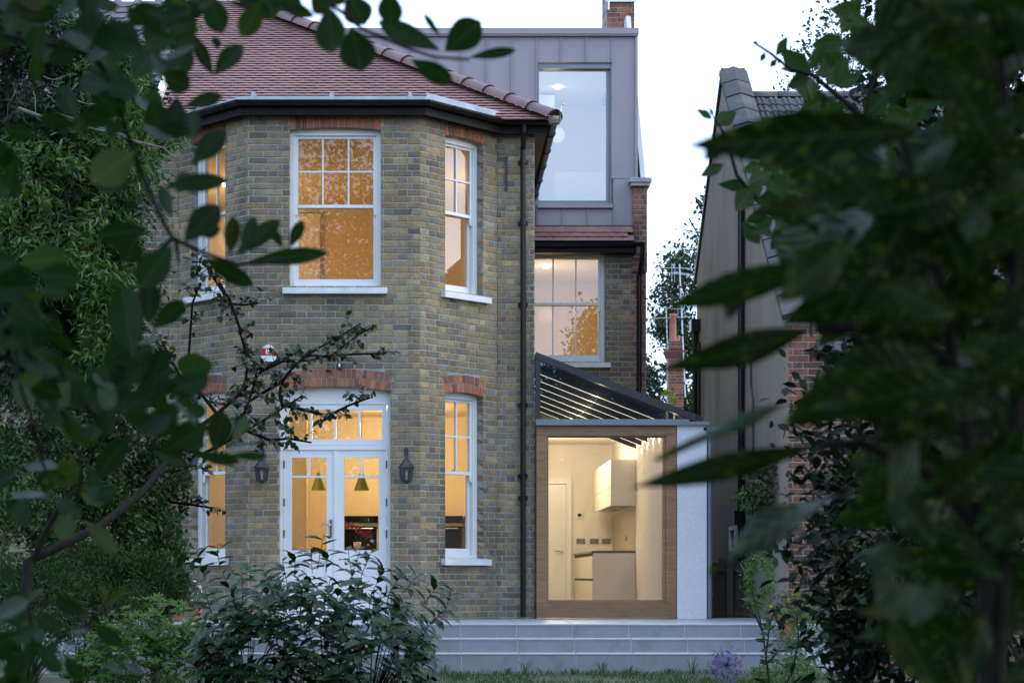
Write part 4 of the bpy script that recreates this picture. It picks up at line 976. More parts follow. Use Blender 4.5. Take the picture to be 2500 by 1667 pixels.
# ------------------------------------------------------------------ far house, chimney, aerials
fh = empty("distant_house", (6, 46, LAWN), "distant red tiled house with a tall brick chimney between the two houses", "house")
D = 46.0
def XZ(px, py, d=D): q = P(px, py, d); return q
mb = MB(); a, b, c_ = XZ(1560, 850), XZ(1720, 1035), XZ(1480, 1035)
mb.prism([(-1, LAWN), (9.5, LAWN), (9.5, a.z-1.9), (-1, a.z-1.9)], lambda p, t: (p[0], t, p[1]), D+.3, D+6); mb.build("wall", M['red'], fh).data
FT = []
pf = R(40); Rf = Matrix.Rotation(pf, 4, 'X')
for r_ in range(34):
    s = r_*.1; z = 3.7 + s*math.sin(pf); y = D + s*math.cos(pf)
    xr = P(1700, 0, D).x - s*.93; x = 3.6 + (.08 if r_ % 2 else 0)
    while x < xr: FT.append((Matrix.Translation((x, y, z)) @ Rf, tuple(q*.8 for q in tilecol()))); x += .166
mb = MB(); mb.add([(3.5, D-.05, 3.66), (P(1700, 0, D).x, D-.05, 3.66), (P(1700, 0, D).x-3.2, D+2.6, 3.66+2.2), (3.5, D+2.6, 3.66+2.2)], [(0, 1, 2, 3)]); fr_ = mb.build("roof", M['soffit'], fh, fix=False)
merge_tiles("roof_tiling", FT, fr_, M['tile'])
BR.clear(); DC = 45.4
q0, q1 = P(1632, 0, DC).x, P(1669, 0, DC).x; zt = P(0, 872, DC).z
ch = wall("chimney", Fr((q0, DC), (q1, DC)), 3.0, zt, [], fh, colfn=lambda *q: tuple(x*.75 for x in red()), thick=.4, mortar='mortar_red')
ch2 = wall("chimney_neck", Fr((q0+.01, DC), (q1-.05, DC)), P(0, 852, DC).z, P(0, 832, DC).z, [], fh, colfn=lambda *q: tuple(x*.6 for x in red()), thick=.36, mortar='mortar_red')
mbk = MB()
for q in BR: brick_geom(mbk, q[0], q[1], q[2], q[3], q[4], q[5])
o = mbk.build("brickwork", M['red'], ch, fix=False); o["kind"] = "stuff"
mb = MB(); z1 = P(0, 852, DC).z
for k in range(4): mb.box((q0-.02-.022*k, DC-.02-.02*k, z1-.17+k*.042-.03), (q1+.02+.022*k, DC+.42, z1-.17+k*.042+.011))
mb.build("chimney_corbel", mat("corbel_brick", (.25, .1, .075), (.14, .07, .06), 30, .9), fh)
mb = MB(); mb.smooth = True; c_ = P(1645.5, 832, DC); mb.lathe([(.10, 0), (.105, .05), (.088, .1), (.078, .6), (.092, .62), (.095, .68), (.07, .685), (.06, .3)], (c_.x, DC+.2, c_.z), 14); mb.build("chimney_pot", M['terra'], fh)
mb = MB(); c_ = P(1658, 832, DC); mb.lathe([(.07, 0), (.06, .15), (.07, .17), (.05, .17)], (c_.x, DC+.3, c_.z), 12); mb.build("chimney_pot", M['terra'], fh)
M['alu'] = mat("aerial_alloy", (.62, .63, .65), (.5, .51, .53), 8, .4, metal=.4)
def aerial(px0, py0, px1, py1, d, booms, lab):
    a = P(px1, py1, d); b = P(px0, py0, d)
    e = empty("television_aerial", a, lab, "aerial", "rooftop television aerials")
    mb = MB(); mb.tube([a, b], .018, 7); mb.build("mast", M['alu'], e)
    mb = MB()
    for k in range(7): mb.tube([a.lerp(b, .1 + .12*k), a.lerp(b, .115 + .12*k)], .021, 7)
    mb.build("mast_band", M['darkframe'], e)
    for py, l, yaw, ne in booms:
        t = (py1 - py)/(py1 - py0); c = a.lerp(b, min(t, 1.0)); dv = Vector((math.cos(yaw), math.sin(yaw), .06))
        mb = MB(); mb.tube([c - dv*l*.45, c + dv*l*.55], .009, 5)
        sd_ = Vector((-dv.y, dv.x, 0))
        for k in range(ne):
            q = c + dv*l*(-.42 + .95*k/(ne-1)); hh = .16 - .06*k/ne
            mb.tube([q - sd_*hh + Vector((0, 0, .0)), q + sd_*hh], .005, 4)
            if k < 2: mb.tube([q - Vector((0, 0, .22)), q + Vector((0, 0, .22))], .006, 4)
        mb.build("aerial_boom", M['alu'], e)
aerial(1659, 645, 1673, 970, 45.3, [(655, 1.1, 2.9, 12), (668, .9, .9, 8), (604, .0, 0, 2)][:2], "tall television aerial mast with two yagi arrays beside the distant chimney")
aerial(1626, 748, 1630, 852, 45.6, [(752, 1.0, 3.3, 9), (776, 1.6, .08, 5)], "short television aerial mast with horizontal rods beside the chimney pot")
aerial(1702, 600, 1712, 960, 60, [(606, 1.2, 2.9, 12)], "far television aerial whose boom shows against the tree beside the rendered gable")
# ------------------------------------------------------------------ foliage tools
rg = np.random.default_rng(11)
def unit(a): return a / (np.linalg.norm(a, axis=-1, keepdims=True) + 1e-9)
LT = {  # leaf templates: verts (across, along, out), faces
 'leaf': (np.array([(0, 0, 0), (-.42, .3, .06), (.42, .3, .06), (-.40, .62, .05), (.40, .62, .05), (0, 1, -.08), (0, .3, 0), (0, .62, -.01)]),
          [(0, 6, 1), (0, 2, 6), (1, 6, 7, 3), (6, 2, 4, 7), (3, 7, 5), (7, 4, 5)]),
 'tri': (np.array([(0, 0, 0), (-.45, .45, .08), (.45, .45, .08), (0, 1, -.05)]), [(0, 3, 1), (0, 2, 3)]),
 'spray': (np.array([(0, 0, 0), (-.16, .35, .02), (0, .4, 0), (.16, .35, .02), (-.5, .75, .05), (-.1, .75, 0), (.1, .75, 0), (.5, .75, .05), (0, 1.1, -.05)]), [(0, 2, 1), (0, 3, 2), (1, 5, 4), (3, 7, 6), (2, 6, 8, 5)]),
}
def cloud(name, p, d, n, L, W, m, parent, tpl='leaf', stuff=True):
    T, F = LT[tpl]; N_ = len(p)
    d = unit(d); x = unit(np.cross(d, n)); n = np.cross(x, d)
    V = (p[:, None, :] + x[:, None, :]*(T[None, :, 0:1]*W[:, None, None]) + d[:, None, :]*(T[None, :, 1:2]*L[:, None, None]) + n[:, None, :]*(T[None, :, 2:3]*L[:, None, None])).reshape(-1, 3)
    k = len(T); loops = []; starts = []; tot = []
    base = np.concatenate([np.array(f) for f in F]); cnt = np.array([len(f) for f in F])
    li = (base[None, :] + (np.arange(N_)*k)[:, None]).ravel(); lt = np.tile(cnt, N_); ls = np.concatenate([[0], np.cumsum(lt)[:-1]])
    me = bpy.data.meshes.new(name); me.vertices.add(len(V)); me.vertices.foreach_set("co", V.astype(np.float32).ravel())
    me.loops.add(len(li)); me.loops.foreach_set("vertex_index", li.astype(np.int32)); me.polygons.add(len(lt)); me.polygons.foreach_set("loop_start", ls.astype(np.int32)); me.polygons.foreach_set("loop_total", lt.astype(np.int32))
    me.update(calc_edges=True); me.materials.append(m)
    o = mobj(name, me, m, parent)
    if stuff: o["kind"] = "stuff"
    return o
def rdir(n, up=.0): 
    v = rg.normal(size=(n, 3)); v[:, 2] += up; return unit(v)
def blob_pts(n, c, r, shell=.55, clump=0.0, nclump=40):
    """points in an ellipsoid, biased to its shell and gathered in clumps"""
    c = np.array(c); r = np.array(r)
    def one(k):
        v = unit(rg.normal(size=(k, 3))); rad = rg.random((k, 1))**(1/3*(1-shell)) ; return v*rad
    if clump > 0:
        cc = one(nclump); idx = rg.integers(0, nclump, n); q = cc[idx] + rg.normal(size=(n, 3))*clump
    else: q = one(n)
    return c + q*r, unit(q)
def wpx(px, py, d): return tuple(P(px, py, d))
def crown(name, blobs, m, parent, L=(.03, .05), asp=.5, tpl='leaf', out=.6, droop=0.0, clump=.16, shell=.5):
    ps, ds, ns = [], [], []
    for (c, r, n, nc) in blobs:
        p, q = blob_pts(n, c, r, shell, clump, nc); ps.append(p)
        d = unit(q*out + rg.normal(size=(n, 3))*.7 + np.array((0, 0, -droop))); ds.append(d); ns.append(unit(rg.normal(size=(n, 3))*.8 + np.array((0, -.3, .9))))
    p, d, n_ = np.concatenate(ps), np.concatenate(ds), np.concatenate(ns); k = len(p)
    l = rg.uniform(L[0], L[1], k)
    return cloud(name, p, d, n_, l, l*asp*rg.uniform(.8, 1.2, k), m, parent, tpl)
def branchy(mb, a, b, r0, depth, rr, spread=.5, kids=3):
    a, b = Vector(a), Vector(b); mid = a.lerp(b, .5) + Vector((rr.uniform(-1, 1), rr.uniform(-1, 1), rr.uniform(-1, 1)))*(b-a).length*.08
    mb.tube([a, mid, b], [r0, r0*.8, r0*.6], 6)
    if depth > 0:
        for k in range(kids):
            t = rr.uniform(.45, 1.0); s = a.lerp(b, t); d = (b-a).normalized() + Vector((rr.uniform(-1, 1), rr.uniform(-1, 1), rr.uniform(-.4, .8)))*spread
            branchy(mb, s, s + d.normalized()*(b-a).length*rr.uniform(.5, .75), r0*.55, depth-1, rr, spread, kids)
GL = dict(
 conifer=leaf_mat("conifer_leaf", (.014, .029, .014), (.03, .05, .02), .6, .2, .1),
 laurel=leaf_mat("laurel_leaf", (.035, .075, .015), (.085, .16, .028), .35, .4, .3),
 hedge=leaf_mat("small_shrub_leaf", (.026, .056, .015), (.052, .092, .022), .45, .3, .2),
 azalea=leaf_mat("azalea_leaf", (.04, .09, .012), (.08, .15, .022), .45, .25, .3),
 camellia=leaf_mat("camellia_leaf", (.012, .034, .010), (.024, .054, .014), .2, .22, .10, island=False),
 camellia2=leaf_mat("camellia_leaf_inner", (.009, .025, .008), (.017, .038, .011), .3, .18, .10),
 quince=leaf_mat("quince_leaf", (.02, .036, .015), (.038, .055, .02), .35, .4, .2, dead=((.20, .10, .03), .06)),
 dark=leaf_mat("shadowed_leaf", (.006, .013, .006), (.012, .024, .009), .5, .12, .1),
 farleaf=leaf_mat("far_tree_leaf", (.028, .045, .02), (.045, .065, .026), .5, .4, .25),
 oak=leaf_mat("back_tree_leaf", (.03, .05, .018), (.05, .075, .025), .45, .4, .25),
 fore=leaf_mat("foreground_leaf", (.008, .020, .006), (.016, .037, .009), .42, .12, .30, island=False),
 forel=leaf_mat("foreground_leaf_pale", (.034, .052, .012), (.048, .066, .015), .4, .2, .3, island=False),
 aucuba=leaf_mat("aucuba_leaf", (.0065, .0145, .0035), (.014, .030, .0055), .42, .09, .18, island=False, spots=(.055, .068, .009), spot_scale=8),
 apple=leaf_mat("apple_leaf", (.016, .036, .011), (.027, .054, .014), .45, .12, .3, island=False),
 grass=leaf_mat("grass_blade", (.04, .075, .02), (.08, .11, .03), .5, .3, .25),
 yellow=leaf_mat("yellow_shrub_leaf", (.20, .22, .03), (.28, .26, .05), .5, .3, .3),
 white=leaf_mat("white_petal", (.75, .75, .72), (.6, .6, .58), .6, .3, .2),
 purple=leaf_mat("allium_petal", (.10, .075, .20), (.17, .13, .30), .5, .3, .2, tcol=(1, 1, 1)),
 pansy=leaf_mat("pansy_petal", (.60, .36, .01), (.45, .18, .01), .5, .3, .2, tcol=(1, 1, 1)),
)
# ---- hi-res leaf shapes for the big leaves (length 1 along +Y, normal +Z)
def leafmesh(prof, fold, droop, wave, name, m, rows=7, seed=0, tipcurl=0):
    rr = random.Random(seed); mb = MB(); mb.smooth = True; v = []
    for i in range(rows+1):
        t = i/rows; w_ = prof(t)
        zc = -droop*t*t + tipcurl*t**4
        for j, s in enumerate((-1, -.5, 0, .5, 1)):
            v.append((s*w_, t, zc + abs(s)**1.3*w_*fold + wave*math.sin(t*9 + s*2 + seed)*abs(s) + rr.uniform(-.004, .004)))
    f = [(i*5+j, i*5+j+1, (i+1)*5+j+1, (i+1)*5+j) for i in range(rows) for j in range(4)]
    mb.add(v, f); me = mb.mesh(name); me.materials.append(m); return me
ovate = lambda wmax: (lambda t: wmax*(max(0.0, math.sin(math.pi*min(1, t**.85)))**.8)*.5*(1.06 - .1*t) + .004*(1-t))
obov = lambda wmax: (lambda t: wmax*.5*(max(0.0, math.sin(math.pi*t**1.35))**.72) + .006*(1-t))
lance = lambda wmax: (lambda t: wmax*.5*(max(0.0, math.sin(math.pi*t**.95))**1.05) + .003*(1-t))
toothed = lambda wmax: (lambda t: wmax*.5*(max(0.0, math.sin(math.pi*t**.9))**.85)*(1 + .10*math.sin(t*40)) + .003*(1-t))
def mk(fn, m, name, n=6, wb=.5, wmul=1, rows=7, fold=(.1, .35), droop=(0, .25), wave=.012):
    rr = random.Random(n*7 + len(name))
    return [leafmesh(fn(wb), rr.uniform(*fold), rr.uniform(*droop), wave*rr.random(), name, m, rows, k, rr.uniform(-.05, .1)) for k in range(n)]
def place(me, parent, base, tip, width, nrm, name="leaf"):
    base, tip = Vector(base), Vector(tip); y = tip - base; L = y.length; y.normalize()
    nrm = Vector(nrm); x = y.cross(nrm).normalized(); z = x.cross(y)
    wb = max(abs(v.co.x) for v in me.vertices)*2
    m4 = Matrix((x, y, z)).transposed().to_4x4()
    sx = width/ (wb)
    m4 = Matrix.Translation(base) @ m4 @ Matrix.Diagonal((sx, L, (L+sx)*.5, 1))
    o = bpy.data.objects.new(name, me); C.objects.link(o); par(o, parent)
    o.matrix_basis = m4
    return o
# ------------------------------------------------------------------ trees behind the camera (seen only as reflections) and an added shading crown overhead
rr = random.Random(21)
def big_tree(name, base, h, blobs, lab, n, L, m, trunk_r=.22, cat="tree", group=None, clump=.14, tpl='leaf', bm='bark', asp=.6, lean=(0, 0)):
    e = empty(name, base, lab, cat, group)
    mb = MB(); b = Vector(base); top = b + Vector((lean[0], lean[1], h*.62))
    mb.tube([b, b + Vector((.08, .05, h*.3)) + Vector((lean[0], lean[1], 0))*.4, top], [trunk_r, trunk_r*.75, trunk_r*.45], 9)
    for (c, r, nn, nc) in blobs: s0 = b.lerp(top, rr.uniform(.5, .95)); branchy(mb, s0, s0.lerp(Vector(c), .85), trunk_r*.3, 1, rr, .5)
    mb.build("trunk", M[bm], e, fix=False)
    crown("crown", blobs, GL[m], e, L, asp, tpl, clump=clump)
    return e
big_tree("garden_tree", (-5.0, -20, LAWN), 16, [((-4.6, -20, 11), (4.2, 3.0, 5.5), 14000, 150), ((-7.5, -19, 8), (3, 3, 4), 6000, 60), ((-1.8, -20, 9), (2.2, 2.5, 4), 5000, 55)], "tall broadleaf tree behind the viewer mirrored in the bay windows", 0, (.14, .24), 'oak', .3)
big_tree("garden_tree", (7.5, -22, LAWN), 11, [((7.6, -22, 8.3), (2.4, 2.5, 3.2), 9500, 80), ((5.6, -21, 6), (2, 2, 3), 7000, 60)], "smaller broadleaf tree behind the viewer mirrored in the rear window", 0, (.14, .26), 'oak', .2)
big_tree("garden_tree", (1.5, -24, LAWN), 7, [((1.0, -24, 2.2), (6, 2, 3.4), 9000, 160), ((-9, -22, 2.2), (6, 2, 3.4), 8000, 150), ((11, -23, 2.4), (6, 2, 3.4), 8000, 150)], "low leafy screen of trees closing the garden behind the viewer", 0, (.3, .5), 'oak', .2, tpl='tri')
big_tree("shading_tree", (-2.6, -.6, LAWN), 5.2, [((-2.2, .2, 3.9), (2.0, 2.6, 1.3), 5200, 70), ((.6, -.8, 4.6), (2.4, 2.0, 1.2), 5000, 70), ((2.7, .6, 3.3), (1.9, 2.4, 1.2), 8000, 90)], "unseen leafy tree added over the viewpoint to shade the foreground", 0, (.09, .14), 'oak', .1)  # out of view, added to block sky light from the near leaves
# trees beside and behind the houses
big_tree("background_tree", (9.6, 62, LAWN), 13, [((9.0, 62, 9.6), (1.7, 1.5, 1.9), 5500, 40), ((8.0, 62, 7.3), (1.5, 1.5, 1.6), 4600, 30), ((7.7, 62, 4.5), (1.4, 1.4, 2.4), 5000, 34), ((9.6, 62, 5.6), (1.2, 1.4, 2.4), 2200, 26), ((10.0, 62, 12.0), (1.4, 1.2, 1.5), 1600, 20)], "tall oak tree rising behind the distant chimney", 0, (.10, .19), 'farleaf', .22)
big_tree("background_tree", (9.2, 33, LAWN), 13, [((8.2, 33, 9.3), (1.9, 1.5, 1.6), 6000, 60), ((10.2, 33, 10.2), (2.2, 1.8, 2.0), 7000, 70), ((8.6, 33, 11.0), (1.2, 1.2, .9), 2000, 30)], "broadleaf tree standing over the rendered house roof", 0, (.06, .11), 'oak', .25, clump=.12)
big_tree("background_tree", (-11.5, 30, LAWN), 13, [((-8.6, 30, 9.2), (2.3, 1.5, 2.2), 7000, 70), ((-10.5, 30, 7), (2.2, 2, 3), 6000, 60), ((-6.5, 30.5, 10.0), (1.2, 1, .9), 1500, 20)], "dark tree behind the adjoining house roof", 0, (.07, .12), 'farleaf', .25)

# ------------------------------------------------------------------ left border, from the house towards the camera
cf = empty("conifer", (-4.6, 18.6, LAWN), "dark feathery conifer with bare pale twigs beside the adjoining house", "conifer")
mb = MB(); mb.tube([(-4.6, 18.6, LAWN), (-4.55, 18.6, 2.5), (-4.4, 18.6, 5.2)], [.10, .08, .03], 9); mb.build("trunk", M['bark'], cf)
bl = [(wpx(120, 330, 18.4), (1.0, .8, 1.3), 9000, 90), (wpx(130, 640, 18.2), (1.05, .9, 1.2), 10000, 100), (wpx(150, 830, 18.2), (.60, .7, .95), 7000, 80), (wpx(30, 950, 18), (.9, .8, 1.3), 7000, 80), (wpx(170, 500, 18.6), (.55, .7, .9), 4500, 60), (wpx(60, 140, 18.4), (.8, .7, .8), 4500, 60), (wpx(250, 240, 18.8), (.45, .5, .7), 3000, 40)]
crown("crown", bl, GL['conifer'], cf, (.09, .17), .34, 'spray', droop=.5, clump=.10)
mb = MB(); r3 = random.Random(5)
for k in range(34):        # dead twigs
    px, py = r3.uniform(10, 300), r3.uniform(180, 700); a = Vector(wpx(px, py, 17.35 + r3.uniform(-.1, .25))); pts = [a]; d = Vector((r3.uniform(-1, 1), r3.uniform(-.2, .2), r3.uniform(-.6, .6))).normalized()
    for j in range(6): d = (d + Vector((r3.uniform(-1, 1), r3.uniform(-.2, .2), r3.uniform(-1, 1)))*.5).normalized(); pts.append(pts[-1] + d*.055)
    mb.tube(pts, [.005, .005, .004, .004, .003, .003, .002], 5)
mb.tube([wpx(45, 265, 17.2), wpx(100, 285, 17.2), wpx(140, 278, 17.2), wpx(205, 300, 17.3), wpx(260, 318, 17.3), wpx(330, 345, 17.4), wpx(400, 362, 17.4), wpx(425, 385, 17.4)], [.018, .016, .014, .013, .012, .011, .009, .006], 6)
mb.tube([wpx(140, 283, 17.2), wpx(215, 312, 17.25), wpx(300, 330, 17.3), wpx(345, 352, 17.3)], [.01, .009, .008, .005], 6)
for a, b, c_ in ((400, 360, (418, 335)), (405, 362, (440, 350)), (360, 350, (395, 330)), (418, 335, (430, 322))):
    mb.tube([wpx(a, b, 17.4), wpx((a+c_[0])/2+3, (b+c_[1])/2-4, 17.4), wpx(c_[0], c_[1], 17.4)], [.005, .004, .002], 5)
o = mb.build("dead_twig", M['barkl'], cf, fix=False); o["kind"] = "stuff"
lau = empty("laurel_shrub", wpx(270, 1300, 19.6)[:2] + (LAWN,), "bright green long leaved shrub against the adjoining house", "shrub")
crown("crown", [(wpx(240, 640, 17.4), (.34, .4, .5), 2100, 46), (wpx(268, 790, 17.4), (.25, .4, .5), 1700, 40), (wpx(285, 880, 17.4), (.3, .4, .22), 1100, 22), (wpx(285, 400, 17.8), (.36, .4, .5), 1700, 38), (wpx(340, 330, 18.6), (.40, .4, .3), 900, 22), (wpx(250, 190, 18), (.4, .4, .5), 1300, 30), (wpx(60, 600, 17.2), (.42, .3, .5), 1300, 30), (wpx(90, 430, 17.2), (.35, .3, .3), 500, 14), (wpx(420, 90, 20.4), (.3, .3, .22), 110, 9)], GL['laurel'], lau, (.07, .12), .27, droop=.35, clump=.2)
mb = MB(); mb.tube([(-3.6, 19.8, LAWN), (-3.5, 19.8, 2), (-3.4, 19.9, 4.2), (-3.0, 20.1, 6.2)], [.06, .05, .035, .012], 7); mb.build("stem", M['bark'], lau)
sh = empty("small_leaved_shrub", wpx(330, 1400, 18.2)[:2] + (LAWN,), "dense small leaved shrub leaning against the bay wall", "shrub")
crown("crown", [(wpx(310, 1130, 18.4), (.52, .55, .5), 6000, 120), (wpx(390, 1190, 18.6), (.30, .4, .42), 3000, 60), (wpx(240, 1270, 18), (.6, .6, .5), 6000, 120), (wpx(360, 1330, 18.2), (.34, .5, .45), 4500, 90), (wpx(130, 1150, 17.6), (.6, .5, .7), 4500, 100), (wpx(50, 1320, 17), (.5, .5, .6), 3500, 80)], GL['hedge'], sh, (.045, .08), .42, clump=.12)
mb = MB(); mb.tube([(-2.75, 18.4, LAWN), (-2.75, 18.4, .6), (-2.6, 18.5, 1.4)], [.05, .04, .015], 7); mb.build("stem", M['bark'], sh)
fp = empty("feathery_perennial", wpx(320, 1500, 17.5)[:2] + (LAWN,), "feathery fine leaved border plants below the small leaved shrub", "perennial")
crown("crown", [(wpx(330, 1430, 17.6), (.45, .4, .33), 6000, 120), (wpx(200, 1440, 17), (.6, .5, .42), 7000, 130), (wpx(60, 1480, 16.5), (.6, .5, .45), 5000, 100), (wpx(400, 1450, 17.8), (.20, .3, .22), 1800, 40)], GL['hedge'], fp, (.05, .09), .14, 'tri', clump=.12, out=.9)
# grassy strap leaves and lily buds
def tuft(name, base, lab, n, h, spread, m, cat="grass tuft", group=None, wd=.008, rs=1):
    e = empty(name, base, lab, cat, group); r_ = random.Random(rs); mb = MB()
    for k in range(n):
        a = r_.uniform(0, 6.28); d = Vector((math.cos(a), math.sin(a), 0)); hh = h*r_.uniform(.6, 1.1); sp = spread*r_.uniform(.3, 1.1)
        b = Vector(base) + d*r_.uniform(0, .04); s_ = Vector((-d.y, d.x, 0))*wd*r_.uniform(.6, 1.2); v = []
        for j in range(6):
            t = j/5; c = b + d*sp*t**1.6 + Vector((0, 0, hh*(t - .42*t**3))); ww = s_*(1 - t**2.2) ; v += [c - ww, c + ww]
        mb.add(v, [(2*j, 2*j+1, 2*j+3, 2*j+2) for j in range(5)])
    o = mb.build("blades", GL[m], e, fix=False); o["kind"] = "stuff"; return e
tuft("strap_leaf_clump", wpx(60, 1640, 15.5)[:2] + (LAWN,), "clump of long arching strap leaves in the left border", 46, 1.05, .55, 'hedge', "perennial", None, .014, 4)
tuft("strap_leaf_clump", wpx(190, 1660, 15.2)[:2] + (LAWN,), "thin upright strap leaves between the azalea and the left border", 30, .8, .3, 'hedge', "perennial", None, .012, 5)
# azalea with whorls of lime leaves
az_ = empty("azalea_bush", wpx(400, 1640, 15)[:2] + (LAWN,), "lime green azalea bush with leaf whorls beside the camellia", "shrub")
ps, ds, ns = [], [], []
for (px, py, rx, ry, n_) in ((370, 1530, 120, 75, 150), (300, 1600, 110, 70, 110), (430, 1600, 80, 70, 90), (230, 1640, 90, 40, 60), (470, 1560, 45, 50, 30)):
    for k in range(n_):
        a, r_ = rg.random()*6.28, math.sqrt(rg.random()); c = np.array(wpx(px + rx*r_*math.cos(a), py + ry*r_*math.sin(a), 15 - .35*math.sqrt(max(0, 1-r_*r_)) + rg.normal()*.12))
        ax_ = unit(np.array((rg.normal()*.45, -.35 + rg.normal()*.3, 1.0))); t1 = unit(np.cross(ax_, (0.3, .9, .1))); t2 = np.cross(ax_, t1)
        for q in range(8):
            an = q*.785 + rg.random()*.3; rad = t1*math.cos(an) + t2*math.sin(an); ps.append(c); ds.append(unit(rad + ax_*rg.uniform(.25, .8))); ns.append(unit(ax_ - rad*.3))
ps, ds, ns = map(np.array, (ps, ds, ns)); l = rg.uniform(.04, .07, len(ps))
cloud("foliage", ps, ds, ns, l, l*.36, GL['azalea'], az_)
crown("inner_foliage", [(wpx(350, 1600, 15.4), (.5, .4, .3), 2500, 60)], GL['hedge'], az_, (.04, .06), .4)
# pots with white flowers on the terrace
def pot(name, base, r, h, lab, group=None):
    e = empty(name, base, lab, "flower pot", group); mb = MB(); mb.smooth = False
    mb.lathe([(0, 0), (r*.68, 0), (r*.9, h*.74), (r*1.02, h*.74), (r*1.04, h), (r*.92, h), (r*.86, h*.72), (0, h*.7)], base, 20); mb.build("pot", M['terra'], e)
    return e
b1 = (-2.745, 21.5, .002); e = pot("flower_pot", b1, .078, .215, "terracotta pot of white flowers on the terrace beside the left bay window")
def flowers(e, c, r, n, m, nl=900, leafm='hedge', fs=.014, leafL=(.025, .045)):
    crown("foliage", [((c[0], c[1], c[2]), r, nl, 30)], GL[leafm], e, leafL, .25, clump=.2)
    p, q = blob_pts(n, (c[0], c[1], c[2] + r[2]*.15), (r[0]*1.05, r[1]*1.05, r[2]*1.05), .9)
    P_, D_, N_ = [], [], []
    for c_, o_ in zip(p, q):
        ax_ = unit(o_ + np.array((0, -.6, .5))); t1 = unit(np.cross(ax_, (.2, .3, .9))); t2 = np.cross(ax_, t1)
        for k in range(5): an = k*1.2566; P_.append(c_); D_.append(t1*math.cos(an) + t2*math.sin(an) + ax_*.2); N_.append(ax_)
    P_, D_, N_ = map(np.array, (P_, D_, N_)); cloud("flowers", P_, D_, N_, np.full(len(P_), fs), np.full(len(P_), fs*.9), GL[m], e)
flowers(e, (-2.80, 21.45, .33), (.12, .12, .13), 70, 'white')
b2 = (-2.98, 21.7, .002); e = pot("flower_pot", b2, .09, .26, "terracotta pot half hidden by border foliage behind the white flowers"); flowers(e, (-2.98, 21.65, .36), (.14, .13, .14), 25, 'white')

# ------------------------------------------------------------------ quince tree reaching across the bay
qt = empty("quince_tree", wpx(60, 1500, 15.5)[:2] + (LAWN,), "gnarled fruit tree with sparse small leaves reaching across the brick bay", "tree")
mb = MB(); QD = 18.0
trunk = [wpx(40, 1660, 15.6)[:2] + (LAWN,), wpx(70, 1370, 15.9), wpx(150, 1330, 16.0), wpx(240, 1287, 16.2), wpx(300, 1240, 16.5), wpx(352, 1195, 16.8), wpx(398, 1135, 17.2), wpx(470, 1055, 17.6), wpx(530, 1010, 17.9)]
mb.tube(trunk, [.06, .05, .04, .036, .034, .031, .028, .024, .02], 9)
mb.tube([wpx(80, 1370, 15.9), wpx(110, 1300, 15.8), wpx(150, 1230, 15.7), wpx(190, 1190, 15.7)], [.03, .027, .022, .015], 8); mb.build("trunk", M['bark'], qt)
lines = [
 [(530, 1010), (585, 962), (640, 905), (690, 882), (750, 880), (810, 868), (870, 820), (915, 795)],
 [(398, 1135), (470, 1120), (560, 1075), (605, 1048), (650, 1022), (700, 990), (735, 968)],
 [(640, 905), (600, 860), (585, 800), (560, 730), (530, 680), (500, 640), (470, 640)],
 [(690, 990), (682, 960), (690, 930), (720, 890), (760, 860), (830, 820), (880, 790)],
 [(700, 990), (760, 1005), (800, 1015), (850, 990), (905, 970)],
 [(600, 1050), (660, 1075), (705, 1070), (760, 1080)],
 [(470, 1055), (455, 960), (462, 850), (470, 740), (490, 690)],
 [(585, 962), (600, 930), (604, 890), (600, 865)],
 [(640, 905), (700, 865), (790, 870), (860, 865), (930, 862)],
 [(560, 1075), (600, 1000), (620, 940), (628, 900)],
 [(300, 1240), (330, 1190), (370, 1165), (430, 1150), (480, 1135)],
 [(530, 1010), (490, 960), (440, 920), (410, 860), (395, 835)],
 [(500, 640), (530, 690), (560, 740), (590, 745), (630, 740)],
 [(352, 1195), (420, 1225), (470, 1232), (520, 1240)],
 [(690, 930), (640, 960), (600, 985)]]
twig = []; r3 = random.Random(9)
for ln in lines:
    d0 = QD + r3.uniform(-.4, .5); mbt = MB(); pts = [Vector(wpx(x, y, d0 + .12*math.sin(i*1.3))) for i, (x, y) in enumerate(ln)]
    n_ = len(pts); mbt.tube(pts, [.017*(1 - .75*i/n_) + .002 for i in range(n_)], 6); mbt.build("branch", M['bark'], qt, fix=False)
    for i in range(n_-1):
        for k in range(5):
            t = r3.random(); p = pts[i].lerp(pts[i+1], t); d = ((pts[i+1]-pts[i]).normalized()*.6 + Vector((r3.uniform(-1, 1), r3.uniform(-.7, .7), r3.uniform(-.8, 1)))).normalized()
            twig.append((p, d, r3.uniform(.06, .22)))
mbt = MB(); LP, LD, LN = [], [], []
for p, d, l in twig:
    q = p + d*l*.5 + Vector((0, 0, r3.uniform(-.02, .02))); e_ = p + d*l
    mbt.tube([p, q, e_], [.0045, .0035, .002], 4, cap=False)
    for k in range(r3.choice((3, 4, 5, 6, 8))):
        t = r3.uniform(.3, 1); LP.append(p.lerp(e_, t)); LD.append(d*.4 + Vector((r3.uniform(-1, 1), r3.uniform(-1, 1), r3.uniform(-1, .4)))); LN.append(Vector((r3.uniform(-.7, .7), r3.uniform(-1, .2), r3.uniform(0, 1))))
o = mbt.build("twigs", M['bark'], qt, fix=False); o["kind"] = "stuff"
l = rg.uniform(.045, .085, len(LP)); cloud("leaves", np.array(LP), np.array(LD), np.array(LN), l, l*.72, GL['quince'], qt)

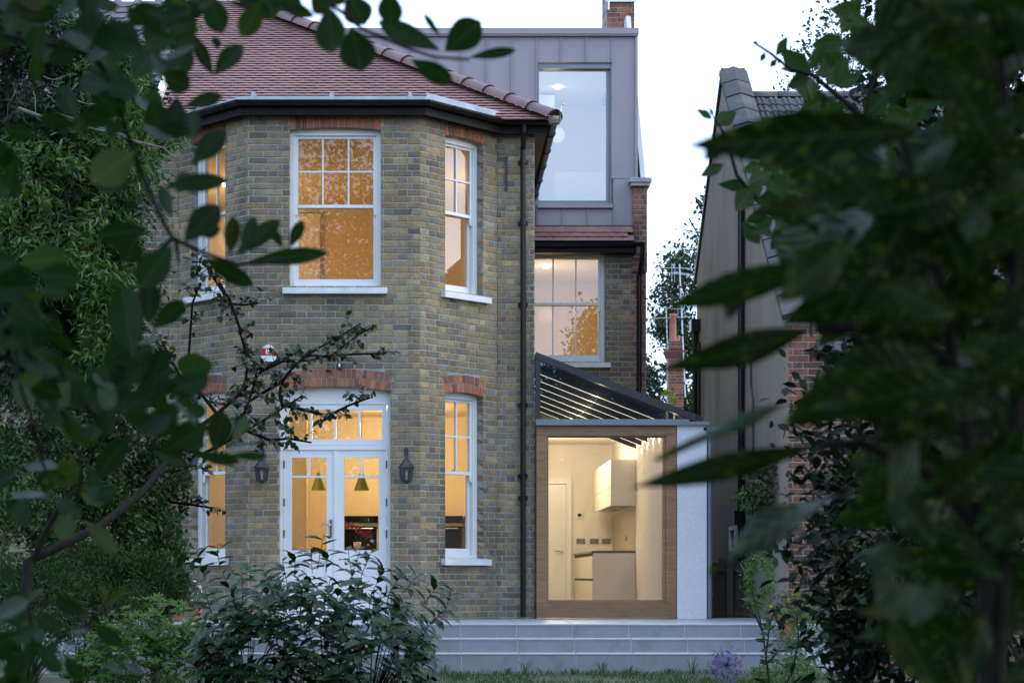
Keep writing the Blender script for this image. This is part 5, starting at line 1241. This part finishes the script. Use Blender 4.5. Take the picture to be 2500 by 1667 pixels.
# ------------------------------------------------------------------ camellia in front of the steps
ca = empty("camellia", (-1.0, 12.9, LAWN), "glossy dark green camellia bush in front of the terrace steps", "shrub")
camL = mk(ovate, GL['camellia'], "leaf", 7, .48, rows=6, fold=(.15, .5), droop=(.1, .4))
r3 = random.Random(31); cl = []
tips = [(430, 1375), (455, 1350), (480, 1345), (530, 1330), (545, 1400), (590, 1395), (610, 1370), (640, 1385), (690, 1370), (720, 1350), (760, 1340), (790, 1308), (800, 1345), (850, 1345), (880, 1340), (905, 1350), (940, 1385), (985, 1395), (1020, 1405), (1075, 1420), (1105, 1432), (1090, 1480), (1060, 1510), (1040, 1540), (1060, 1600), (1020, 1600), (500, 1440), (470, 1480), (450, 1560)]
for k in range(230):
    a = r3.uniform(.02, .98); x = 455 + 625*a; top = 1392 + 190*(abs(a - .52)*1.9)**2.4; tips.append((x, top + (1690 - top)*r3.random()**1.15))
mb = MB(); roots = [(-1.30, 13.0), (-1.0, 12.9), (-.75, 12.95), (-.45, 13.0)]; cc = Vector((-.88, 12.95, -.75))
for (px, py) in tips:
    d0 = 12.9 + r3.uniform(-.6, .45); tip = Vector(wpx(px, py, d0)); rt = min(roots, key=lambda q: abs(q[0] - tip.x) + r3.uniform(0, .3)); b = Vector((rt[0], rt[1], LAWN))
    axd = ((tip - cc).normalized() + Vector((r3.uniform(-.4, .4), r3.uniform(-.4, .4), r3.uniform(0, .5)))).normalized(); mid = tip - axd*r3.uniform(.14, .24)
    low = b.lerp(mid, .5); low.x = b.x + (mid.x - b.x)*.35
    mb.tube([mid, tip], [.003, .002], 5, cap=False)
    if r3.random() < .3: mb.tube([b, low, mid], [.006, .0045, .003], 5, cap=False)
    t1 = axd.orthogonal().normalized(); t2 = axd.cross(t1); nleaf = r3.randint(7, 10)
    for j in range(nleaf):
        t = 1 - (j/nleaf)*.95; p = mid.lerp(tip, t); an = j*2.4 + r3.random()*.6; out = t1*math.cos(an) + t2*math.sin(an)
        dr_ = (out + axd*r3.uniform(.15, .6) + Vector((0, 0, r3.uniform(-.35, .1)))).normalized(); L_ = r3.uniform(.105, .15)*(.7 if j == 0 else 1)
        cl.append((p, p + dr_*L_, L_*r3.uniform(.46, .60), (axd + Vector((r3.uniform(-.3, .3), r3.uniform(-.5, .1), .8))).normalized(), r3.randrange(7)))
mb.build("stems", M['bark'], ca, fix=False)["kind"] = "stuff"
cl.sort(key=lambda q: q[0].y)
def on_view(p): x = CX + p.x/p.y*FPX; y = CY - (p.z-EYE)/p.y*FPX; return 0 < x < 2500 and 0 < y < 1667
big_ = [q for q in cl if on_view(q[0])][:300]; ids = set(id(q) for q in big_)
for q in big_: place(camL[q[4]], ca, q[0], q[1], q[2], q[3])
oth = [q for q in cl if id(q) not in ids]
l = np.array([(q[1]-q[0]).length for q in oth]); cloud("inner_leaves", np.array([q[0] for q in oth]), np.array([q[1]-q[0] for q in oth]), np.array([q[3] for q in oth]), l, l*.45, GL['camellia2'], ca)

# ------------------------------------------------------------------ right border
pp_ = pot("flower_pot", (P(1921, 0, 20.13).x, 20.13, -.151), .115, .23, "terracotta pot of yellow pansies on the terrace step"); flowers(pp_, (P(1921, 0, 20.13).x, 20.08, .17), (.20, .14, .14), 26, 'pansy', 900, 'hedge', .028)
def allium(px, py, d, r, lab):
    c = Vector(wpx(px, py, d)); e = empty("allium", (c.x, c.y, LAWN), lab, "flower", "purple globe flowers below the steps")
    mb = MB(); mb.tube([(c.x, c.y, LAWN), (c.x+.01, c.y, (LAWN + c.z)/2), c], .006, 6); mb.build("stalk", M['stem'], e)
    n_ = 130; v = unit(rg.normal(size=(n_, 3))); P_, D_, N_ = [], [], []; mb = MB()
    for q in v:
        tip = c + Vector(q)*r*rg.uniform(.66, 1.05); mb.tube([c, tip], .0014, 3, cap=False); t1 = unit(np.cross(q, (.3, .2, .9))); t2 = np.cross(q, t1)
        for k in range(6): an = k*1.047; P_.append(tip); D_.append(t1*math.cos(an) + t2*math.sin(an) + q*.25); N_.append(q)
    o = mb.build("flower_stalks", M['pink'] if False else GL['purple'], e, fix=False); o["kind"] = "stuff"
    cloud("florets", np.array(P_), np.array(D_), np.array(N_), np.full(len(P_), .021), np.full(len(P_), .007), GL['purple'], e)
allium(1775, 1625, 15.0, .16, "purple allium globe standing in front of the lowest step"); allium(2085, 1640, 13.5, .12, "purple allium globe among the dark shrubs in the right border")
yr = empty("young_shrub", wpx(1870, 1700, 14)[:2] + (LAWN,), "slender young shrub with round leaves beside the purple allium", "shrub")
mb = MB(); r3 = random.Random(44); apL = mk(toothed, GL['apple'], "leaf", 6, .62, rows=8, fold=(.1, .3), droop=(0, .2))
for st in ([(1885, 1720), (1872, 1620), (1862, 1540), (1845, 1470), (1835, 1440)], [(1885, 1720), (1870, 1600), (1880, 1520), (1900, 1470)], [(1872, 1620), (1900, 1590), (1950, 1580)], [(1862, 1540), (1830, 1470), (1800, 1460)], [(1890, 1720), (1935, 1640), (1950, 1560), (1945, 1500)]):
    pts = [Vector(wpx(x, y, 14 + .1*i)) for i, (x, y) in enumerate(st)]; mb.tube(pts, [.008 - .0012*i for i in range(len(pts))], 6)
    for i in range(len(pts)-1):
        for k in range(5):
            p = pts[i].lerp(pts[i+1], r3.random()); d = Vector((r3.uniform(-1, 1), r3.uniform(-.6, .4), r3.uniform(-.4, .5))).normalized(); L_ = r3.uniform(.06, .10)
            place(apL[r3.randrange(6)], yr, p, p + d*L_, L_*.6, (r3.uniform(-.4, .4), -.6, .9))
mb.build("stem", M['bark'], yr)
ivy = empty("ivy", (4.1, 23.3, LAWN), "dark ivy and climbers growing over the garden fence", "climber")
crown("foliage", [(wpx(1905, 1190, 22), (.5, .4, .35), 1500, 40), (wpx(1900, 1310, 22), (.2, .3, .3), 600, 20), (wpx(2120, 1250, 21), (.40, .5, .9), 2600, 60), (wpx(2180, 1480, 20), (.6, .5, .5), 2600, 60)], GL['hedge'], ivy, (.05, .09), .75, clump=.14)
bs = empty("blue_flowered_shrub", wpx(1850, 1500, 18.6)[:2] + (LAWN,), "loose shrub with tiny blue flowers in front of the fence", "shrub")
crown("foliage", [(wpx(1850, 1420, 18.8), (.17, .2, .28), 1000, 30), (wpx(1960, 1560, 18.4), (.25, .25, .4), 1600, 40), (wpx(1920, 1640, 17.5), (.3, .3, .12), 900, 30)], GL['laurel'], bs, (.03, .06), .3, clump=.16)
ys_ = empty("yellow_shrub", wpx(1625, 985, 34)[:2] + (LAWN,), "pale yellow leaved shrub tip above the extension roof", "shrub")
crown("foliage", [(wpx(1628, 985, 34), (.16, .2, .2), 260, 14)], GL['yellow'], ys_, (.05, .09), .4); mb = MB(); q = wpx(1628, 985, 34); mb.tube([(q[0], q[1], LAWN), q], .02, 6); mb.build("stem", M['bark'], ys_)
rd = empty("right_border_shrub", wpx(2300, 1660, 9)[:2] + (LAWN,), "deep shadowed evergreen mass behind the spotted laurel", "shrub")
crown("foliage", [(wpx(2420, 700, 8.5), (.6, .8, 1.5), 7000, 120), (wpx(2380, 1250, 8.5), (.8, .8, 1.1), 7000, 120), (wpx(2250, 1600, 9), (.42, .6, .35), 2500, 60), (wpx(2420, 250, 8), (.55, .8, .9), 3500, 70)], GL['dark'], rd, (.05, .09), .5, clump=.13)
# grass at the foot of the steps: one mass of short blades, plus tufts
n_ = 9000; gx = rg.uniform(-1.2, 4.2, n_); gy = rg.uniform(15.5, 20.0, n_)
keep = (np.sin(gx*3.1 + gy*1.7) + np.sin(gx*1.3 - gy*2.9) + rg.normal(size=n_)*.6) > -.55; gx, gy = gx[keep], gy[keep]; k = len(gx)
gl_ = rg.uniform(.03, .09, k); cloud("grass", np.stack([gx, gy, np.full(k, LAWN)], 1), np.stack([rg.normal(size=k)*.45, rg.normal(size=k)*.45, np.ones(k)], 1), np.stack([rg.normal(size=k), rg.normal(size=k), np.zeros(k) + .1], 1), gl_, np.full(k, .009), GL['grass'], None, 'tri')
tag(bpy.data.objects["grass"], "short patchy grass at the foot of the terrace steps", "grass", kind="stuff")
for i, (px, h) in enumerate(((1282, .22), (1470, .17), (1535, .14), (1690, .22), (1085, .14), (1240, .1), (1400, .1), (1635, .1), (1745, .12))):
    tuft("grass_tuft", (P(px, 0, 19.93).x, 19.93, LAWN), "grass tuft sprouting against the lowest terrace step", 16, h*1.3, h*.7, 'grass', "grass", "grass tufts along the lowest step", .005, 50+i)
# ------------------------------------------------------------------ foreground: round-leaved shrub on the left (leaf base and tip, then width, in photo pixels at the given distance)
fl = empty("foreground_shrub", (-.75, 2.9, LAWN), "blurred dark round leaved branches framing the left side", "shrub")
foreL = mk(obov, GL['fore'], "leaf", 8, .55, rows=8, fold=(.05, .3), droop=(-.1, .25)); forePale = mk(obov, GL['forel'], "leaf", 4, .55, rows=8, fold=(.05, .3), droop=(-.1, .25))
r3 = random.Random(77)
NB = (0, -1, .25); NU = (.1, -.25, 1); ND = (.15, -.8, -.5)
LF = [(505,-15,541,78,62,0),(640,0,590,92,58,2),(520,185,474,95,36,0),(530,122,529,87,26,0),(522,186,592,106,58,0),(525,188,463,190,32,1),(448,262,545,233,40,0),(400,205,466,118,64,0),(395,178,463,216,62,0),(472,348,474,268,34,0),(468,402,552,318,62,0),(432,236,424,328,58,0),
 (560,-20,662,36,44,0),(650,-5,765,40,36,0),(420,40,500,20,44,0),(700,-10,640,30,40,0),(800,12,815,134,82,0),(858,66,882,177,92,0),(850,-15,890,64,74,0),(950,-25,956,62,68,0),(1075,124,923,54,56,0),(1085,126,1174,52,80,0),(1075,90,1034,35,17,0),(1145,141,1260,124,28,0),(1003,145,1106,202,50,0),(690,18,766,38,27,0),(760,-20,800,30,60,0),
 (330,370,222,445,88,2),(332,446,222,440,58,0),(362,560,238,578,64,0),(420,600,338,697,82,0),(400,455,555,440,46,0),(450,592,536,498,72,0),(495,628,620,697,47,0),(560,622,572,528,42,0),(575,622,684,538,46,0),(590,626,622,528,36,0),(705,606,739,537,32,0),(600,640,803,616,42,0),(690,605,664,560,23,0),(325,870,298,698,97,0),(365,792,364,688,58,0),(372,802,452,734,50,0),(330,842,400,830,30,1),(332,580,308,642,64,0),(430,470,470,420,46,0),(420,530,395,460,40,0),(470,560,540,560,44,0),
 (400,1102,504,1038,74,0),(524,1106,546,1003,64,0),(570,1086,602,1018,34,2),(545,1096,620,1075,24,1),(560,1111,657,1112,26,0),(465,1104,586,1129,34,0),(482,1042,420,974,26,1),(370,1100,454,1126,40,0),(320,1060,238,1162,62,0),(224,1140,236,1228,42,0),(172,1250,148,1322,52,2),(205,1270,292,1350,42,2),(400,960,490,930,50,0),(330,960,420,900,60,0),(300,1000,380,960,60,0),(250,930,300,880,60,0),(210,900,280,960,60,0),(420,1010,350,1060,54,0),(180,960,120,1010,50,1),
 (218,1500,132,1464,42,0),(228,1520,294,1572,44,0),(150,1542,91,1502,42,0),(258,1476,251,1420,17,2),(255,1481,309,1436,21,2),(-12,1500,32,1506,22,1),(165,1546,215,1535,24,1),(245,1622,300,1636,24,1),(300,1610,344,1646,18,1),(100,1530,30,1560,44,0),(90,1580,150,1640,50,0),(70,1600,10,1650,50,0),(60,1480,20,1440,36,0),(140,1560,110,1610,40,0),(70,1470,100,1430,30,0),(40,1420,0,1390,40,0),(160,1600,200,1660,44,0)]
nx = nz = 0
def add_leaf(q, dbase):
    x0, y0, x1, y1, w_, k = q; d0 = dbase + r3.uniform(-.25, .25); d1 = d0 + r3.uniform(-.04, .04)
    nrm = {0: (r3.uniform(-.4, .4), -1, r3.uniform(-.5, .25)), 1: (r3.uniform(-.2, .2), -.35, 1), 2: (r3.uniform(-.3, .3), -1, -.2)}[k]
    if k == 1: w_ *= 1.6
    place((forePale if k == 2 else foreL)[r3.randrange(4 if k == 2 else 8)], fl, wpx(x0, y0, d0), wpx(x1, y1, d1), w_/FPX*d0, nrm)
for q in LF: add_leaf(q, 2.9)
def fill(n_, x0, x1, y0, y1, d, lo=65, hi=112):
    for k in range(n_):
        x, y = r3.uniform(x0, x1), r3.uniform(y0, y1); a = r3.uniform(0, 6.28); L_ = r3.uniform(lo, hi)
        add_leaf((x, y, x + L_*math.cos(a), y + L_*math.sin(a)*.8, L_*r3.uniform(.45, .7), 1 if r3.random() < .14 else (2 if r3.random() < .08 else 0)), d)
fill(58, -20, 430, -30, 150, 2.9); fill(20, 180, 420, 130, 330, 3.0); fill(10, 430, 800, -40, 10, 2.9); fill(10, -30, 60, 300, 560, 3.0); fill(34, -20, 130, 640, 960, 2.9); fill(24, 130, 330, 880, 1080, 2.9); fill(16, 330, 480, 900, 1050, 3.0); fill(14, 40, 230, 1080, 1240, 3.0); fill(12, -20, 130, 1500, 1680, 2.8)
BRL = [[(-60,70),(0,86),(78,102),(131,112),(228,137),(257,177),(292,268),(305,308),(343,418),(361,457),(396,537),(422,582),(495,617),(578,645),(642,642),(700,632)],[(131,112),(170,90),(214,64),(295,62),(360,40),(430,20)],[(20,700),(35,850),(48,940),(73,1010),(102,1125),(130,1190)],[(10,800),(54,850),(143,930),(198,978),(260,1040),(330,1080),(420,1100),(560,1108)],[(120,900),(140,985),(180,1055),(200,1140),(190,1240)],[(700,-60),(760,-20),(850,40),(880,70),(1000,120),(1060,140),(1145,146)],[(100,1720),(87,1650),(77,1535),(70,1465)],[(90,1640),(145,1557),(220,1522),(234,1500),(256,1478)],[(-80,650),(-20,720),(54,850)],[(430,582),(432,610),(436,640)],[(422,582),(400,600),(360,640),(345,760),(340,860)]]
for ln in BRL:
    pts = [Vector(wpx(x, y, 2.95 + .03*math.sin(i*1.7))) for i, (x, y) in enumerate(ln)]; n_ = len(pts); r0 = .0052 if ln[0][0] == -60 else .0036
    mb = MB(); mb.tube(pts, [r0*(1 - .6*i/n_) + .0004 for i in range(n_)], 7); mb.build("branch", M['bark'], fl, fix=False)
mb = MB(); mb.tube([(-.75, 2.9, LAWN), (-.80, 2.95, .2), (-.78, 2.95, .75), wpx(-60, 70, 2.95)], [.02, .016, .012, .007], 8); mb.tube([(-.75, 2.9, LAWN), wpx(100, 1720, 2.95)], [.01, .005], 6); mb.tube([(-.80, 2.95, .4), wpx(-80, 650, 2.95)], [.008, .005], 6); mb.tube([wpx(-60, 70, 2.95), wpx(200, -150, 2.9), wpx(700, -60, 2.95)], [.006, .005, .004], 6); mb.build("stem", M['bark'], fl, fix=False)
# ------------------------------------------------------------------ foreground right: spotted laurel and an apple branch
au = empty("spotted_laurel", (.75, 1.9, LAWN), "blurred spotted laurel with long pointed leaves filling the right side", "shrub")
aucL = mk(lance, GL['aucuba'], "leaf", 10, .36, rows=10, fold=(-.1, .3), droop=(-.1, .4), wave=.05)
LA = [(2240,318,1680,356,100,1.75,0),(1765,352,1716,390,34,1.8,0),(2010,640,1628,762,62,1.8,0),(1800,690,1772,785,40,1.9,0),(1990,800,1612,928,62,1.8,0),(1930,985,1592,1078,44,1.85,3),(2000,1085,1542,1208,50,1.75,0),(2080,1200,1722,1282,60,1.8,1),(2400,920,2040,1010,90,1.6,0),(2362,592,2402,498,34,1.6,1),(2292,1428,2203,1492,52,1.6,1),(2320,1470,2290,1425,24,1.6,1),(2160,690,2330,760,70,1.6,0),(2100,560,1960,520,60,1.9,3),(2180,480,1950,590,70,1.9,1),(2330,330,2230,390,34,1.7,1)]
def add_au(q):
    x0, y0, x1, y1, w_, d, k = q
    nrm = {0: (r3.uniform(-.3, .3), -1, r3.uniform(-.5, .1)), 1: (r3.uniform(-.1, .1), -.35, 1), 3: (0, -.6, .8)}[k]
    if k == 1: w_ *= 1.7
    place(aucL[r3.randrange(10)], au, wpx(x0, y0, d), wpx(x1, y1, d + r3.uniform(-.04, .04)), 1.35*w_/FPX*d, nrm)
for q in LA: add_au(q)
def fill_au(n_, x0, x1, y0, y1, lim=2010):
    for k in range(n_):
        x, y = r3.uniform(x0, x1), r3.uniform(y0, y1); a = r3.choice((math.pi, math.pi, 0)) + r3.uniform(-1.3, 1.3); L_ = r3.uniform(130, 290)
        if x + L_*math.cos(a) < (lim if y < 1300 else 2090): continue
        add_au((x, y, x + L_*math.cos(a), y + L_*math.sin(a)*.8 + 30, L_*r3.uniform(.24, .42), r3.uniform(1.6, 2.4), 1 if r3.random() < .035 else 0))
fill_au(46, 2330, 2620, -60, 400); fill_au(40, 2250, 2600, 300, 800); fill_au(44, 2250, 2600, 800, 1250); fill_au(40, 2260, 2600, 1250, 1720); fill_au(10, 2120, 2300, 600, 900); fill_au(12, 2130, 2300, 900, 1300); fill_au(10, 2120, 2260, -40, 120); fill_au(10, 2080, 2260, 1380, 1560); fill_au(30, 2020, 2260, 430, 780, 1850); fill_au(16, 2080, 2280, 760, 1050, 1930)
mb = MB()
for ln in ([(2420, 1800), (2400, 1300), (2330, 900), (2280, 600), (2200, 330)], [(2400, 1300), (2260, 1150), (2100, 1080), (2000, 1090)], [(2330, 900), (2180, 780), (2010, 640)], [(2330, 900), (2150, 800), (1990, 800)], [(2420, 1800), (2480, 1000), (2470, 400), (2420, -60)]):
    pts = [Vector(wpx(x, y, 1.9)) for x, y in ln]; mb.tube(pts, [.008 - .0011*i for i in range(len(pts))], 7)
mb.tube([(.75, 1.9, LAWN), wpx(2420, 1800, 1.9)], [.014, .009], 7); mb.build("stem", M['bark'], au, fix=False)
ap = empty("apple_branch", (1.5, 5.0, LAWN), "leafy apple tree branches in front of the rendered house", "tree")
BA = [[(1838,103),(1880,130),(1930,170),(1985,185),(2040,230),(2110,290),(2200,380),(2350,520)],[(1742,285),(1770,330),(1800,430),(1850,490),(1930,545),(2020,600),(2200,700)],[(2110,290),(2130,200),(2140,60),(2150,-60)],[(2110,290),(2080,400),(2060,520)],[(2000,900),(1985,960),(1970,1000)]]
for ln in BA:
    pts = [Vector(wpx(x, y, 4.9)) for x, y in ln]; n_ = len(pts); mb = MB(); mb.tube(pts, [.0028 + .008*i/n_ for i in range(n_)], 7); mb.build("branch", M['bark'], ap, fix=False)
mb = MB(); mb.tube([(1.5, 5.0, LAWN), wpx(2420, 1200, 5), wpx(2380, 700, 4.95), wpx(2350, 520, 4.9)], [.045, .035, .028, .018], 9); mb.tube([wpx(2380, 700, 4.95), wpx(2200, 700, 4.9)], [.018, .011], 7); mb.build("trunk", M['bark'], ap, fix=False)
LB_ = [(1980,186,1905,118,50),(1975,172,2013,104,32),(2008,182,2036,98,44),(1990,186,2062,164,40),(1976,186,1920,216,38),(1981,190,1985,242,34),(1868,128,1857,152,14),(1895,136,1922,90,28),(1896,146,1879,165,16),(1936,171,1904,168,16),(1850,112,1842,100,8),
 (1738,291,1702,267,22),(1745,306,1797,274,42),(1766,400,1711,433,36),(1826,455,1754,450,30),(1836,460,1794,517,54),(1876,521,1819,541,34),(1826,450,1887,418,44),(1846,490,1907,484,42),(1880,521,1927,515,32),(1742,285,1732,262,8),(1985,962,1960,985,30),(1985,960,2010,1000,40),(1980,980,1950,1010,34),(2110,290,2170,220,60),(2060,250,2010,290,46),(2080,400,2020,430,56),(2060,510,2000,470,50)]
def add_ap(q, d=4.9):
    x0, y0, x1, y1, w_ = q; dd = d + r3.uniform(-.2, .2)
    place(apL[r3.randrange(6)], ap, wpx(x0, y0, dd), wpx(x1, y1, dd + r3.uniform(-.03, .03)), w_/FPX*dd, (r3.uniform(-.4, .4), -1, r3.uniform(-.4, .4)))
for q in LB_: add_ap(q)
for k in range(40):
    x = r3.uniform(1850, 2080); y = r3.uniform(400, 600); a = r3.uniform(0, 6.28); L_ = r3.uniform(50, 80); add_ap((x, y, x + L_*math.cos(a), y + L_*math.sin(a), L_*.6), r3.uniform(4.5, 5.2))
for k in range(220):
    x = r3.uniform(1900, 2400); y = r3.uniform(-30, 620) if r3.random() < .9 or x < 2100 else r3.uniform(620, 1000)
    if x < 2040 and (y < 300 - (x-1900)*.9 or y > 600): continue
    a = r3.uniform(0, 6.28); L_ = r3.uniform(50, 85); add_ap((x, y, x + L_*math.cos(a), y + L_*math.sin(a), L_*.6), r3.uniform(4.2, 5.6))
